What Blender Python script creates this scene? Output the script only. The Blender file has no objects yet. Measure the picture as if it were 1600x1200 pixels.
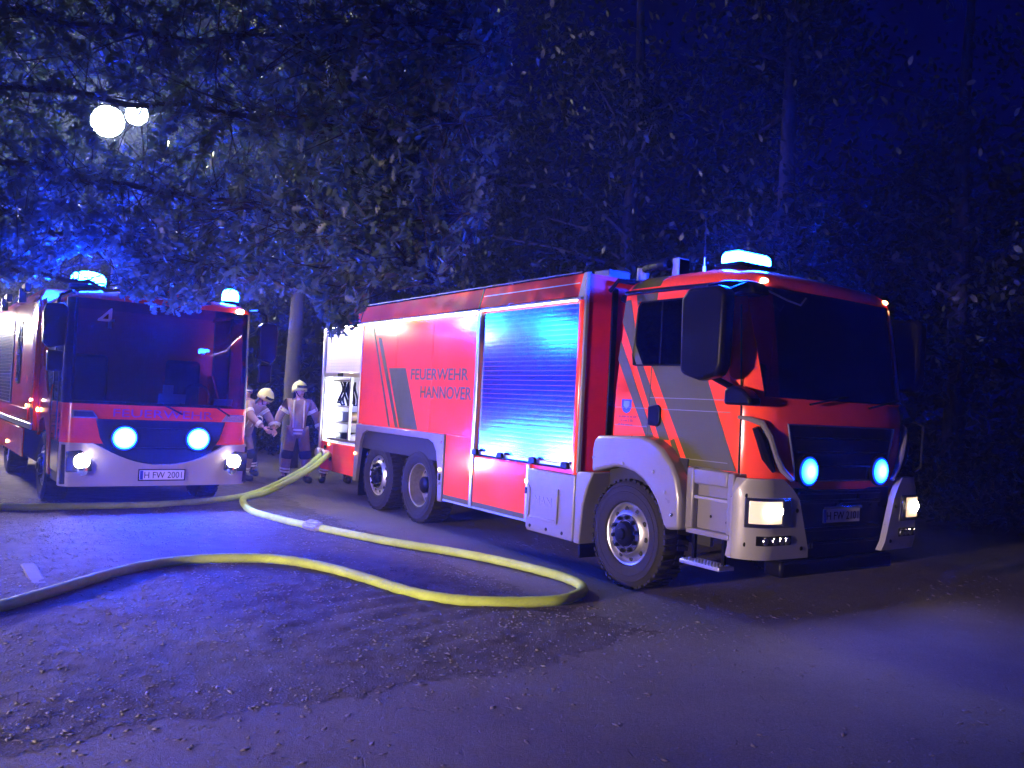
import bpy, bmesh, math, random
import numpy as np
from mathutils import Vector, Matrix
sc = bpy.context.scene
C = sc.collection
# ------------------------------------------------------------------ camera
PITCH, ROLL, CAMH, LENS = 0.022415, 0.051979, 1.7192, 29.785
cam = bpy.data.cameras.new('camera'); cam.lens = LENS; cam.sensor_width = 36; cam.sensor_fit = 'HORIZONTAL'
cam.clip_start = 0.05; cam.clip_end = 2000
camo = bpy.data.objects.new('camera', cam); C.objects.link(camo)
Zc = Vector((0, -math.sin(PITCH), math.cos(PITCH))); Fw = Vector((0, math.cos(PITCH), math.sin(PITCH)))
cr, sr = math.cos(ROLL), math.sin(ROLL)
Rt = Vector((1, 0, 0)) * cr + Zc * sr; Up = Vector((1, 0, 0)) * -sr + Zc * cr
M = Matrix((Rt, Up, -Fw)).transposed().to_4x4(); M.translation = (0, 0, CAMH)
camo.matrix_world = M
sc.camera = camo
# ------------------------------------------------------------------ world: deep blue night sky
wd = bpy.data.worlds.new('World'); sc.world = wd; wd.use_nodes = True
bg = wd.node_tree.nodes['Background']
bg.inputs[0].default_value = (0.012, 0.012, 1.0, 1); bg.inputs[1].default_value = 0.007
# ------------------------------------------------------------------ exposure
sc.view_settings.view_transform = 'Standard'; sc.view_settings.look = 'None'
sc.view_settings.exposure = 2.0; sc.view_settings.gamma = 1.0; sc.view_settings.use_curve_mapping = False
sc.cycles.use_denoising = True
try: sc.cycles.denoiser = 'OPENIMAGEDENOISE'
except Exception: pass
sc.cycles.max_bounces = 6; sc.cycles.diffuse_bounces = 2; sc.cycles.glossy_bounces = 3
sc.cycles.transmission_bounces = 5; sc.cycles.transparent_max_bounces = 10; sc.cycles.volume_bounces = 0
sc.cycles.sample_clamp_indirect = 4.0; sc.cycles.caustics_reflective = False; sc.cycles.caustics_refractive = False
# lamp strengths (emission of the lit lenses)
S_BEACON, S_GRILLE, S_GRILLET, S_HEAD, S_HEADT, S_STREET, S_FLOOD, S_STRIP, S_INNER, S_SIDE = 820, 1280, 250, 55, 45, 180, 480, 20, 16, 210
HAZE = 0.0031
# ------------------------------------------------------------------ helpers
rng = np.random.default_rng(7)
random.seed(7)
PI = math.pi

def mat(name, col, rough=0.5, metal=0.0, coat=0.0, spec=0.5, dirt=0.0, dirtcol=(.12, .1, .08), scale=3.0, bump=0.0, bscale=60.0):
    m = bpy.data.materials.new(name); m.use_nodes = True
    nt = m.node_tree; b = nt.nodes['Principled BSDF']
    b.inputs['Base Color'].default_value = (*col, 1); b.inputs['Roughness'].default_value = rough
    b.inputs['Metallic'].default_value = metal; b.inputs['Coat Weight'].default_value = coat
    b.inputs['Coat Roughness'].default_value = 0.08
    b.inputs['Specular IOR Level'].default_value = spec
    if dirt or bump:
        tc = nt.nodes.new('ShaderNodeTexCoord')
    if dirt:
        n = nt.nodes.new('ShaderNodeTexNoise'); n.inputs['Scale'].default_value = scale; n.inputs['Detail'].default_value = 7
        n.inputs['Roughness'].default_value = .65
        nt.links.new(tc.outputs['Object'], n.inputs['Vector'])
        r = nt.nodes.new('ShaderNodeMapRange'); r.inputs[1].default_value = .42; r.inputs[2].default_value = .78
        r.inputs[3].default_value = 0; r.inputs[4].default_value = dirt
        nt.links.new(n.outputs[0], r.inputs[0])
        mx = nt.nodes.new('ShaderNodeMix'); mx.data_type = 'RGBA'
        mx.inputs[6].default_value = (*col, 1); mx.inputs[7].default_value = (*dirtcol, 1)
        nt.links.new(r.outputs[0], mx.inputs[0]); nt.links.new(mx.outputs[2], b.inputs['Base Color'])
        r2 = nt.nodes.new('ShaderNodeMapRange'); r2.inputs[1].default_value = .3; r2.inputs[2].default_value = .8
        r2.inputs[3].default_value = rough * .8; r2.inputs[4].default_value = min(1, rough * 1.5 + .05)
        nt.links.new(n.outputs[0], r2.inputs[0]); nt.links.new(r2.outputs[0], b.inputs['Roughness'])
    if bump:
        n2 = nt.nodes.new('ShaderNodeTexNoise'); n2.inputs['Scale'].default_value = bscale; n2.inputs['Detail'].default_value = 4
        nt.links.new(tc.outputs['Object'], n2.inputs['Vector'])
        bp = nt.nodes.new('ShaderNodeBump'); bp.inputs['Strength'].default_value = bump; bp.inputs['Distance'].default_value = .012
        nt.links.new(n2.outputs[0], bp.inputs['Height']); nt.links.new(bp.outputs[0], b.inputs['Normal'])
    return m

def emit(name, col, s, base=(.5, .5, .5)):
    m = bpy.data.materials.new(name); m.use_nodes = True
    nt = m.node_tree; b = nt.nodes['Principled BSDF']
    b.inputs['Base Color'].default_value = (*base, 1); b.inputs['Roughness'].default_value = .15
    b.inputs['Emission Color'].default_value = (*col, 1); b.inputs['Emission Strength'].default_value = s
    return m

def lens(name, s, radial, k=0.6, floor=.3):
    """lit blue lens: hot in the middle (radial) or in the band at LED height, dimmer towards its rim"""
    m = emit(name, (.0014, .036, 1.0), s, (.02, .05, .4)); nt = m.node_tree; L = nt.links.new; b = nt.nodes['Principled BSDF']
    tc = nt.nodes.new('ShaderNodeTexCoord'); sp = nt.nodes.new('ShaderNodeSeparateXYZ'); L(tc.outputs['Generated'], sp.inputs[0])
    def M(op, a, b_=None):
        n = nt.nodes.new('ShaderNodeMath'); n.operation = op
        for i, q in enumerate((a, b_)):
            if q is None: continue
            if isinstance(q, (int, float)): n.inputs[i].default_value = q
            else: L(q, n.inputs[i])
        return n.outputs[0]
    if radial:
        y = M('SUBTRACT', sp.outputs[1], .5); z = M('SUBTRACT', sp.outputs[2], .5)
        r = M('MULTIPLY', M('SQRT', M('ADD', M('MULTIPLY', y, y), M('MULTIPLY', z, z))), 2.0)
    else:
        r = M('ABSOLUTE', M('SUBTRACT', sp.outputs[2], .38))
    g = M('POWER', M('MAXIMUM', M('SUBTRACT', 1.0, M('DIVIDE', r, k)), 0.0), 1.6)
    e = M('ADD', M('MULTIPLY', g, s), M('MULTIPLY', M('SUBTRACT', 1.0, M('MINIMUM', r, 1.0)), floor * 6))
    L(e, b.inputs['Emission Strength']); return m

def glass(name, tint=(.5, .55, .62), rough=0.02):
    m = bpy.data.materials.new(name); m.use_nodes = True
    nt = m.node_tree; nt.nodes.clear()
    o = nt.nodes.new('ShaderNodeOutputMaterial'); t = nt.nodes.new('ShaderNodeBsdfTransparent'); g = nt.nodes.new('ShaderNodeBsdfGlossy')
    t.inputs[0].default_value = (*tint, 1); g.inputs['Roughness'].default_value = rough
    f = nt.nodes.new('ShaderNodeFresnel'); f.inputs[0].default_value = 1.45
    mx = nt.nodes.new('ShaderNodeMixShader')
    nt.links.new(f.outputs[0], mx.inputs[0]); nt.links.new(t.outputs[0], mx.inputs[1]); nt.links.new(g.outputs[0], mx.inputs[2])
    nt.links.new(mx.outputs[0], o.inputs[0])
    return m

RED = mat('fire_red_paint', (.95, .07, .026), .13, coat=.25, spec=.4, dirt=.28, dirtcol=(.50, .06, .03), scale=2.6)
RED2 = mat('fire_red_paint_body', (.78, .02, .025), .4, dirt=.2, dirtcol=(.2, .02, .02), scale=4)
OLIVE = mat('yellow_reflective_film', (.066, .068, .012), .45, spec=.2, dirt=.15, dirtcol=(.06, .058, .015))
GREY = mat('light_grey_plastic', (.145, .14, .16), .33, coat=.3, dirt=.3, dirtcol=(.12, .11, .11), scale=5)
GREYE = mat('light_grey_bumper', (.34, .33, .35), .36, coat=.25, dirt=.3, dirtcol=(.3, .28, .27), scale=5)
GREYM = mat('pale_grey_bumper', (.21, .205, .215), .34, coat=.25, dirt=.3, dirtcol=(.16, .15, .15), scale=5)
GREYD = mat('mid_grey_plastic', (.2, .2, .21), .5)
BLACK = mat('black_plastic', (.004, .004, .005), .3, spec=.08, dirt=.25, dirtcol=(.008, .008, .008))
BLACKG = mat('black_gloss', (.012, .012, .014), .12, coat=.5)
RUB = mat('tyre_rubber', (.014, .013, .013), .85, spec=.2, dirt=.6, dirtcol=(.035, .03, .026), scale=9, bump=.3)
STEEL = mat('steel', (.55, .55, .57), .35, metal=1, dirt=.4, dirtcol=(.2, .18, .17), scale=14)
CHROME = mat('chrome', (.8, .8, .8), .16, metal=1)
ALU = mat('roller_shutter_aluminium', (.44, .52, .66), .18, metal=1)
ALUT = mat('aluminium_trim', (.62, .63, .66), .3, metal=1)
WHITE = mat('white_inside', (.75, .75, .76), .5)
DARK = mat('dark_underside', (.012, .012, .013), .85)
GLASS = glass('windscreen_glass')
GLASSD = glass('dark_side_glass', (.10, .11, .12))
LENS_B = lens('blue_flash_lens', S_BEACON * 1.5, False, .75)
LENS_G = lens('blue_grille_flash_lens', S_GRILLE * 2.2, True, .9, 1.2)
LENS_GT = lens('blue_tanker_flash_lens', S_GRILLET * 1.6, True, .9, 1.2)
STRIP2 = emit('led_strip_lens_dim', (1, .88, .95), S_STRIP * .16)
LENS_B2 = mat('unlit_blue_lens', (.004, .006, .04), .1, coat=.5)
HEADE = emit('engine_headlight_lens', (1, .84, .74), S_HEAD)
HEADT = emit('tanker_headlight_lens', (1, .78, .50), S_HEADT)
HEADT2 = emit('tanker_headlight_glass', (1, .62, .34), .20)
AMBER = emit('amber_marker_lens', (1, .38, .10), 9)
WARM = emit('white_marker_lens', (1, .72, .5), 16)
STREET = emit('street_lamp_lens', (1, 1, .72), S_STREET)
FLOOD = emit('floodlight_lens', (1, .86, .72), S_FLOOD)
FLOOD2 = emit('verge_floodlight_lens', (1, .74, .70), 8)
SIDEF = emit('side_floodlight_lens', (1, .9, .62), S_SIDE)
STRIP = emit('led_strip_lens', (1, .82, .74), S_STRIP)
INNER = emit('locker_led_lens', (.9, .93, 1), S_INNER)
PLATE = mat('plate_white', (.7, .7, .68), .4)
PAPER = mat('paper', (.7, .7, .7), .8)
LETTER = mat('black_letters', (.02, .02, .02), .5)
BLUEP = mat('blue_print', (.02, .05, .35), .5)
SEAT = mat('seat_cloth', (.04, .04, .05), .9)

class MB:
    def __init__(s): s.v = []; s.f = []
    def add(s, vs, fs):
        b = len(s.v); s.v += [tuple(v) for v in vs]; s.f += [tuple(i + b for i in f) for f in fs]; return s
    def box(s, x0, x1, y0, y1, z0, z1):
        return s.add([(x, y, z) for z in (z0, z1) for y in (y0, y1) for x in (x0, x1)],
                     [(0, 2, 3, 1), (4, 5, 7, 6), (0, 1, 5, 4), (2, 6, 7, 3), (0, 4, 6, 2), (1, 3, 7, 5)])
    def prism(s, poly, a, b, ax=1):
        """poly in the plane perpendicular to axis ax (0:x -> (y,z), 1:y -> (x,z), 2:z -> (x,y)), from a to b"""
        n = len(poly)
        def p(q, t): return (t, q[0], q[1]) if ax == 0 else (q[0], t, q[1]) if ax == 1 else (q[0], q[1], t)
        vs = [p(q, a) for q in poly] + [p(q, b) for q in poly]
        fs = [tuple(range(n)), tuple(range(2 * n - 1, n - 1, -1))] + [(i, i + n, (i + 1) % n + n, (i + 1) % n) for i in range(n)]
        return s.add(vs, fs)
    def tube(s, pts, r, n=8, cap=True, flat=1.0):
        pts = [Vector(p) for p in pts]; rs = r if isinstance(r, (list, tuple)) else [r] * len(pts)
        vs = []; up = None
        for i, p in enumerate(pts):
            d = (pts[min(i + 1, len(pts) - 1)] - pts[max(i - 1, 0)]).normalized()
            if up is None:
                up = Vector((0, 0, 1)) if abs(d.z) < .9 else Vector((1, 0, 0))
            sd = d.cross(up).normalized(); u2 = sd.cross(d).normalized(); up = u2
            for k in range(n):
                a = 2 * PI * k / n
                vs.append(p + sd * math.cos(a) * rs[i] + u2 * math.sin(a) * rs[i] * flat)
        fs = []
        for i in range(len(pts) - 1):
            for k in range(n):
                fs.append((i * n + k, i * n + (k + 1) % n, (i + 1) * n + (k + 1) % n, (i + 1) * n + k))
        if cap:
            fs.append(tuple(range(n - 1, -1, -1))); fs.append(tuple(range((len(pts) - 1) * n, len(pts) * n)))
        return s.add(vs, fs)
    def lathe(s, prof, c=(0, 0, 0), ax=1, n=32, a0=0, a1=2 * PI, closed=False):
        """profile of (radius, offset along axis)"""
        vs = []; full = abs(a1 - a0 - 2 * PI) < 1e-6; m = n if full else n + 1
        for k in range(m):
            a = a0 + (a1 - a0) * k / n; ca, sa = math.cos(a), math.sin(a)
            for r, o in prof:
                q = (r * ca, o, r * sa) if ax == 1 else (o, r * ca, r * sa) if ax == 0 else (r * ca, r * sa, o)
                vs.append((q[0] + c[0], q[1] + c[1], q[2] + c[2]))
        P = len(prof); fs = []
        for k in range(n):
            k2 = (k + 1) % m
            for i in range(P - 1 if not closed else P):
                j = (i + 1) % P
                fs.append((k * P + i, k * P + j, k2 * P + j, k2 * P + i))
        return s.add(vs, fs)
    def ball(s, c, r, n=12, m=8):
        r = r if isinstance(r, tuple) else (r, r, r)
        vs = [(c[0], c[1], c[2] + r[2])]
        for i in range(1, m):
            t = PI * i / m
            for k in range(n):
                a = 2 * PI * k / n
                vs.append((c[0] + r[0] * math.sin(t) * math.cos(a), c[1] + r[1] * math.sin(t) * math.sin(a), c[2] + r[2] * math.cos(t)))
        vs.append((c[0], c[1], c[2] - r[2])); L = len(vs) - 1; fs = []
        for k in range(n):
            fs.append((0, 1 + k, 1 + (k + 1) % n)); fs.append((L, L - n + (k + 1) % n, L - n + k))
            for i in range(m - 2):
                a = 1 + i * n; fs.append((a + k, a + n + k, a + n + (k + 1) % n, a + (k + 1) % n))
        return s.add(vs, fs)
    def grid(s, rows):
        n = len(rows[0]); vs = [p for r in rows for p in r]
        return s.add(vs, [(i * n + k, i * n + k + 1, (i + 1) * n + k + 1, (i + 1) * n + k) for i in range(len(rows) - 1) for k in range(n - 1)])
    def slab(s, rows, rows2):
        """closed slab between two equal grids"""
        n = len(rows[0]); m = len(rows); N = n * m
        vs = [p for r in rows for p in r] + [p for r in rows2 for p in r]; fs = []
        for i in range(m - 1):
            for k in range(n - 1):
                a = (i * n + k, i * n + k + 1, (i + 1) * n + k + 1, (i + 1) * n + k)
                fs.append(a); fs.append(tuple(q + N for q in reversed(a)))
        edge = [(0, k) for k in range(n)] + [(i, n - 1) for i in range(1, m)] + [(m - 1, k) for k in range(n - 2, -1, -1)] + [(i, 0) for i in range(m - 2, 0, -1)]
        ids = [i * n + k for i, k in edge]
        for a, b in zip(ids, ids[1:] + ids[:1]): fs.append((b, a, a + N, b + N))
        return s.add(vs, fs)
    def mesh(s, name, smooth=True, angle=35):
        me = bpy.data.meshes.new(name); me.from_pydata(s.v, [], s.f); me.validate()
        bm = bmesh.new(); bm.from_mesh(me); bmesh.ops.recalc_face_normals(bm, faces=bm.faces); bm.to_mesh(me); bm.free()
        if smooth:
            me.polygons.foreach_set('use_smooth', [True] * len(me.polygons))
            me.set_sharp_from_angle(angle=math.radians(angle))
        return me
    def build(s, name, m, parent=None, bevel=0, smooth=True, seg=2):
        me = s.mesh(name, smooth); me.materials.append(m)
        return link(name, me, parent, bevel, seg)

def link(name, me, parent=None, bevel=0, seg=2):
    o = bpy.data.objects.new(name, me); C.objects.link(o)
    if parent: o.parent = parent
    if bevel:
        b = o.modifiers.new('bevel', 'BEVEL'); b.width = bevel; b.segments = seg; b.limit_method = 'ANGLE'; b.angle_limit = math.radians(40)
    return o
def dup(o, parent=None, loc=None):
    c = o.copy(); C.objects.link(c)
    if parent: c.parent = parent
    if loc is not None: c.location = loc
    return c
def duptree(o, parent, **kw):
    c = dup(o, parent)
    for ch in list(o.children): duptree(ch, c)
    return c
def thing(name, label, cat, loc=(0, 0, 0), rz=0, group=None):
    o = bpy.data.objects.new(name, None); C.objects.link(o); o.location = loc; o.rotation_euler = (0, 0, rz)
    o.empty_display_size = .2
    return tag(o, label, cat, group)
def tag(o, label, cat, group=None):
    o['label'] = label; o['category'] = cat
    if group: o['group'] = group
    return o
def struct(o): o['kind'] = 'structure'; return o
def stuff(o): o['kind'] = 'stuff'; return o

def text(name, body, m, parent, x0, x1, z0, z1, y, depth=.003, face='-y', shear=0.0, bold=0.0):
    """lettering fitted in a box. face '-y': on the near side, read along +x ; '+x': on a front, read along +y"""
    cu = bpy.data.curves.new(name, 'FONT'); cu.body = body; cu.extrude = .5; cu.resolution_u = 3; cu.shear = shear; cu.offset = bold
    t = bpy.data.objects.new(name, cu); C.objects.link(t)
    bpy.context.view_layer.update()
    dg = bpy.context.evaluated_depsgraph_get()
    me = bpy.data.meshes.new_from_object(t.evaluated_get(dg))
    bpy.data.objects.remove(t)
    co = np.zeros(len(me.vertices) * 3); me.vertices.foreach_get('co', co); co = co.reshape(-1, 3)
    lo, hi = co.min(0), co.max(0)
    u = x0 + (co[:, 0] - lo[0]) / (hi[0] - lo[0]) * (x1 - x0); v = z0 + (co[:, 1] - lo[1]) / (hi[1] - lo[1]) * (z1 - z0)
    w = (co[:, 2] > 0) * depth
    out = np.stack([u, y - w, v], 1) if face == '-y' else np.stack([y + w, u, v], 1)
    me.vertices.foreach_set('co', out.ravel().astype(np.float32)); me.update()
    me.materials.clear(); me.materials.append(m); me.name = name
    return link(name, me, parent)

def vnoise(x, y, seed=0):
    xi = np.floor(x).astype(np.int64); yi = np.floor(y).astype(np.int64); fx = x - xi; fy = y - yi
    fx = fx * fx * (3 - 2 * fx); fy = fy * fy * (3 - 2 * fy)
    def h(a, b):
        n = (a * 374761393 + b * 668265263 + seed * 974711) & 0x7fffffff
        n = ((n ^ (n >> 13)) * 1274126177) & 0x7fffffff
        return ((n ^ (n >> 16)) & 0xffff) / 65535.0
    return (h(xi, yi) * (1 - fx) + h(xi + 1, yi) * fx) * (1 - fy) + (h(xi, yi + 1) * (1 - fx) + h(xi + 1, yi + 1) * fx) * fy

def npmesh(name, V, F, m, k):
    """fast mesh from arrays, all faces with k corners"""
    me = bpy.data.meshes.new(name); n = len(F)
    me.vertices.add(len(V)); me.vertices.foreach_set('co', np.asarray(V, np.float32).ravel())
    me.loops.add(n * k); me.loops.foreach_set('vertex_index', np.asarray(F, np.int32).ravel())
    me.polygons.add(n); me.polygons.foreach_set('loop_start', np.arange(0, n * k, k, dtype=np.int32))
    try: me.polygons.foreach_set('loop_total', np.full(n, k, np.int32))
    except Exception: pass
    me.update(calc_edges=True); me.validate(); me.materials.append(m)
    return me

# ------------------------------------------------------------------ ground
def ground_material():
    m = bpy.data.materials.new('forest_earth'); m.use_nodes = True; nt = m.node_tree; b = nt.nodes['Principled BSDF']
    tc = nt.nodes.new('ShaderNodeTexCoord')
    n = nt.nodes.new('ShaderNodeTexNoise'); n.inputs['Scale'].default_value = 1.4; n.inputs['Detail'].default_value = 10; n.inputs['Roughness'].default_value = .7
    n2 = nt.nodes.new('ShaderNodeTexNoise'); n2.inputs['Scale'].default_value = 34; n2.inputs['Detail'].default_value = 6
    r = nt.nodes.new('ShaderNodeValToRGB'); r.color_ramp.elements[0].position = .3; r.color_ramp.elements[0].color = (.07, .058, .045, 1)
    r.color_ramp.elements[1].position = .72; r.color_ramp.elements[1].color = (.19, .165, .14, 1)
    mx = nt.nodes.new('ShaderNodeMath'); mx.operation = 'ADD'; mx.use_clamp = True
    s = nt.nodes.new('ShaderNodeMath'); s.operation = 'MULTIPLY_ADD'; s.inputs[1].default_value = .6; s.inputs[2].default_value = -.3
    L = nt.links.new
    for q in (n, n2): L(tc.outputs['Object'], q.inputs['Vector'])
    L(n2.outputs[0], s.inputs[0]); L(n.outputs[0], mx.inputs[0]); L(s.outputs[0], mx.inputs[1]); L(mx.outputs[0], r.inputs[0])
    L(r.outputs[0], b.inputs['Base Color']); b.inputs['Roughness'].default_value = .95; b.inputs['Specular IOR Level'].default_value = .2
    bp = nt.nodes.new('ShaderNodeBump'); bp.inputs['Strength'].default_value = .6; bp.inputs['Distance'].default_value = .02
    L(n2.outputs[0], bp.inputs['Height']); L(bp.outputs[0], b.inputs['Normal'])
    return m
def road_material():
    m = bpy.data.materials.new('worn_asphalt'); m.use_nodes = True; nt = m.node_tree; b = nt.nodes['Principled BSDF']; L = nt.links.new
    tc = nt.nodes.new('ShaderNodeTexCoord')
    def noise(sc_, d=6, ro=.6):
        n = nt.nodes.new('ShaderNodeTexNoise'); n.inputs['Scale'].default_value = sc_; n.inputs['Detail'].default_value = d; n.inputs['Roughness'].default_value = ro
        L(tc.outputs['Object'], n.inputs['Vector']); return n
    big = noise(.9, 8, .65); fine = noise(170, 3); wob = noise(3.2, 5); mid = noise(9, 6, .7)
    r = nt.nodes.new('ShaderNodeValToRGB'); r.color_ramp.elements[0].position = .3; r.color_ramp.elements[0].color = (.088, .08, .07, 1)
    r.color_ramp.elements[1].position = .75; r.color_ramp.elements[1].color = (.148, .134, .116, 1)
    L(big.outputs[0], r.inputs[0])
    # cracks: distorted voronoi cell borders, present only here and there
    mxv = nt.nodes.new('ShaderNodeMix'); mxv.data_type = 'VECTOR'; mxv.inputs[0].default_value = .16
    L(tc.outputs['Object'], mxv.inputs[4]); L(wob.outputs['Color'], mxv.inputs[5])
    vo = nt.nodes.new('ShaderNodeTexVoronoi'); vo.feature = 'DISTANCE_TO_EDGE'; vo.inputs['Scale'].default_value = 4.2
    L(mxv.outputs[1], vo.inputs['Vector'])
    cm = nt.nodes.new('ShaderNodeMapRange'); cm.inputs[1].default_value = .004; cm.inputs[2].default_value = .03; cm.inputs[3].default_value = .65; cm.inputs[4].default_value = 0
    L(vo.outputs[0], cm.inputs[0])
    gate = nt.nodes.new('ShaderNodeMapRange'); gate.inputs[1].default_value = .53; gate.inputs[2].default_value = .68
    L(mid.outputs[0], gate.inputs[0])
    ck = nt.nodes.new('ShaderNodeMath'); ck.operation = 'MULTIPLY'; L(cm.outputs[0], ck.inputs[0]); L(gate.outputs[0], ck.inputs[1])
    mx = nt.nodes.new('ShaderNodeMix'); mx.data_type = 'RGBA'; mx.inputs[7].default_value = (.035, .032, .03, 1)
    L(ck.outputs[0], mx.inputs[0]); L(r.outputs[0], mx.inputs[6])
    # dark leaf and oil stains
    st = nt.nodes.new('ShaderNodeMapRange'); st.inputs[1].default_value = .63; st.inputs[2].default_value = .74; st.inputs[4].default_value = .55
    L(mid.outputs[0], st.inputs[0])
    mx2 = nt.nodes.new('ShaderNodeMix'); mx2.data_type = 'RGBA'; mx2.inputs[7].default_value = (.06, .054, .05, 1)
    L(st.outputs[0], mx2.inputs[0]); L(mx.outputs[2], mx2.inputs[6])
    agg = noise(75, 3, .8); ar = nt.nodes.new('ShaderNodeMapRange'); ar.inputs[1].default_value = .35; ar.inputs[2].default_value = .68; ar.inputs[3].default_value = .72; ar.inputs[4].default_value = 1.28
    L(agg.outputs[0], ar.inputs[0]); vm = nt.nodes.new('ShaderNodeVectorMath'); vm.operation = 'SCALE'; L(mx2.outputs[2], vm.inputs[0]); L(ar.outputs[0], vm.inputs['Scale'])
    L(vm.outputs[0], b.inputs['Base Color']); b.inputs['Roughness'].default_value = .82; b.inputs['Specular IOR Level'].default_value = .35
    h = nt.nodes.new('ShaderNodeMath'); h.operation = 'MULTIPLY_ADD'; h.inputs[1].default_value = -2.5
    L(ck.outputs[0], h.inputs[0]); L(fine.outputs[0], h.inputs[2])
    h2 = nt.nodes.new('ShaderNodeMath'); h2.operation = 'MULTIPLY_ADD'; h2.inputs[1].default_value = 2.0
    L(mid.outputs[0], h2.inputs[0]); L(h.outputs[0], h2.inputs[2])
    bp = nt.nodes.new('ShaderNodeBump'); bp.inputs['Strength'].default_value = .7; bp.inputs['Distance'].default_value = .014
    L(h2.outputs[0], bp.inputs['Height']); L(bp.outputs[0], b.inputs['Normal'])
    return m
EARTH = ground_material(); ROAD = road_material()
GRAVELM = mat('gravel_earth', (.092, .08, .068), .95, spec=.2, dirt=.9, dirtcol=(.05, .042, .034), scale=5.5, bump=1.0, bscale=75)
STONE = mat('pebble', (.2, .19, .18), .7, dirt=.8, dirtcol=(.08, .07, .06), scale=1.7)
CHIP = mat('wood_chip', (.12, .10, .085), .8, dirt=.8, dirtcol=(.06, .045, .03), scale=2.3)

g = struct(MB().add([(-150, -60, 0), (150, -60, 0), (150, 240, 0), (-150, 240, 0)], [(0, 1, 2, 3)]).build('ground', EARTH, smooth=False))
# the lane the tanker stands on, widening to the place where the camera stands
road_poly = [(-40, -25), (24, -25), (22, 4), (14, 10.5), (9.5, 13), (5.2, 14.5), (1.5, 17.5), (-3.5, 27), (-12, 44), (-19, 42), (-13.5, 29), (-9.8, 21), (-5.2, 15.7),
             (-3.2, 12.1), (-1.95, 10.0), (-.85, 8.35), (-.1, 7.4), (.35, 6.75), (.35, 6.6), (-.2, 6.0), (-.95, 5.45), (-1.85, 4.85), (-2.55, 4.35), (-4.8, 2.7), (-9.2, -.7), (-40, -22)]
V = [(x, y, .003) for x, y in road_poly]
struct(MB().add(V, [tuple(range(len(V)))]).build('road', ROAD, smooth=False))
# gravel verge with real relief
gx0, gx1, gy0, gy1, st = -9.5, 1.6, 1.0, 16.5, .034
nx, ny = int((gx1 - gx0) / st), int((gy1 - gy0) / st)
X, Y = np.meshgrid(np.linspace(gx0, gx1, nx), np.linspace(gy0, gy1, ny))
def seg_side(x, y, a, b): return (b[0] - a[0]) * (y - a[1]) - (b[1] - a[1]) * (x - a[0])
# signed distance to the two road edges (positive inside the gravel)
def pl_dist(x, y, pts):
    d = np.full(x.shape, 1e9); sg = np.zeros(x.shape)
    for a, b in zip(pts[:-1], pts[1:]):
        ax, ay = a; bx, by = b; ux, uy = bx - ax, by - ay; Lq = ux * ux + uy * uy
        t = np.clip(((x - ax) * ux + (y - ay) * uy) / Lq, 0, 1); dd = np.hypot(x - ax - t * ux, y - ay - t * uy)
        s = np.sign(ux * (y - ay) - uy * (x - ax)); c = dd < d - 1e-9
        d = np.where(c, dd, d); sg = np.where(c, s, sg)
    return d * sg
edge_pts = [(-9, -1.2), (-4.5, 2.2), (-2.26, 3.9), (-1.56, 4.4), (-.66, 5.02), (.1, 5.58), (.8, 6.22), (1.3, 6.62), (.35, 7.55), (-.35, 8.6), (-1.45, 10.25), (-2.7, 12.35), (-4.6, 15.9), (-7, 20)]
D = pl_dist(X, Y, edge_pts) + (vnoise(X * 1.7, Y * 1.7, 13) - .5) * .22 + (vnoise(X * 4.1, Y * 4.1, 3) - .5) * .14 + (vnoise(X * 13, Y * 13, 4) - .5) * .16 + (vnoise(X * 37, Y * 37, 14) - .5) * .10
ramp = np.clip(D / .5, 0, 1) ** 1.5
def gravel_h(X, Y, ramp):
    a = math.radians(38); rx = X * math.cos(a) + Y * math.sin(a); ry = -X * math.sin(a) + Y * math.cos(a)
    bend = ry + .25 * np.sin(rx * .9) + (vnoise(X * 1.2, Y * 1.2, 11) - .5) * .3
    tr = np.clip(1 - np.hypot((X + .6) / 1.9, (Y - 6.7) / 1.5), 0, 1) ** .5
    tracks = tr * np.abs(np.sin(bend * 9)) * .028 * (.4 + vnoise(rx * 3, ry * 9, 12))
    return ramp * ((vnoise(X * .8, Y * .8, 1) - .4) * .035 + (vnoise(X * 3, Y * 3, 2) - .5) * .026 + (vnoise(X * 9, Y * 9, 5) - .5) * .014
                   + (vnoise(X * 21, Y * 21, 6) ** 2) * .012 + tracks) + .005 + ramp * .006
H = gravel_h(X, Y, ramp)
inside = D > 0
vid = np.arange(nx * ny).reshape(ny, nx)
q = inside[:-1, :-1] & inside[1:, :-1] & inside[:-1, 1:] & inside[1:, 1:]
F = np.stack([vid[:-1, :-1][q], vid[:-1, 1:][q], vid[1:, 1:][q], vid[1:, :-1][q]], 1)
used, inv = np.unique(F.ravel(), return_inverse=True)
H = .0055 + (H - .0055) * .65
V = np.stack([X, Y, np.maximum(H, .0055)], -1).reshape(-1, 3)[used]
me = npmesh('gravel_verge', V, inv.reshape(-1, 4), GRAVELM, 4)
struct(link('gravel_verge', me))
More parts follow.
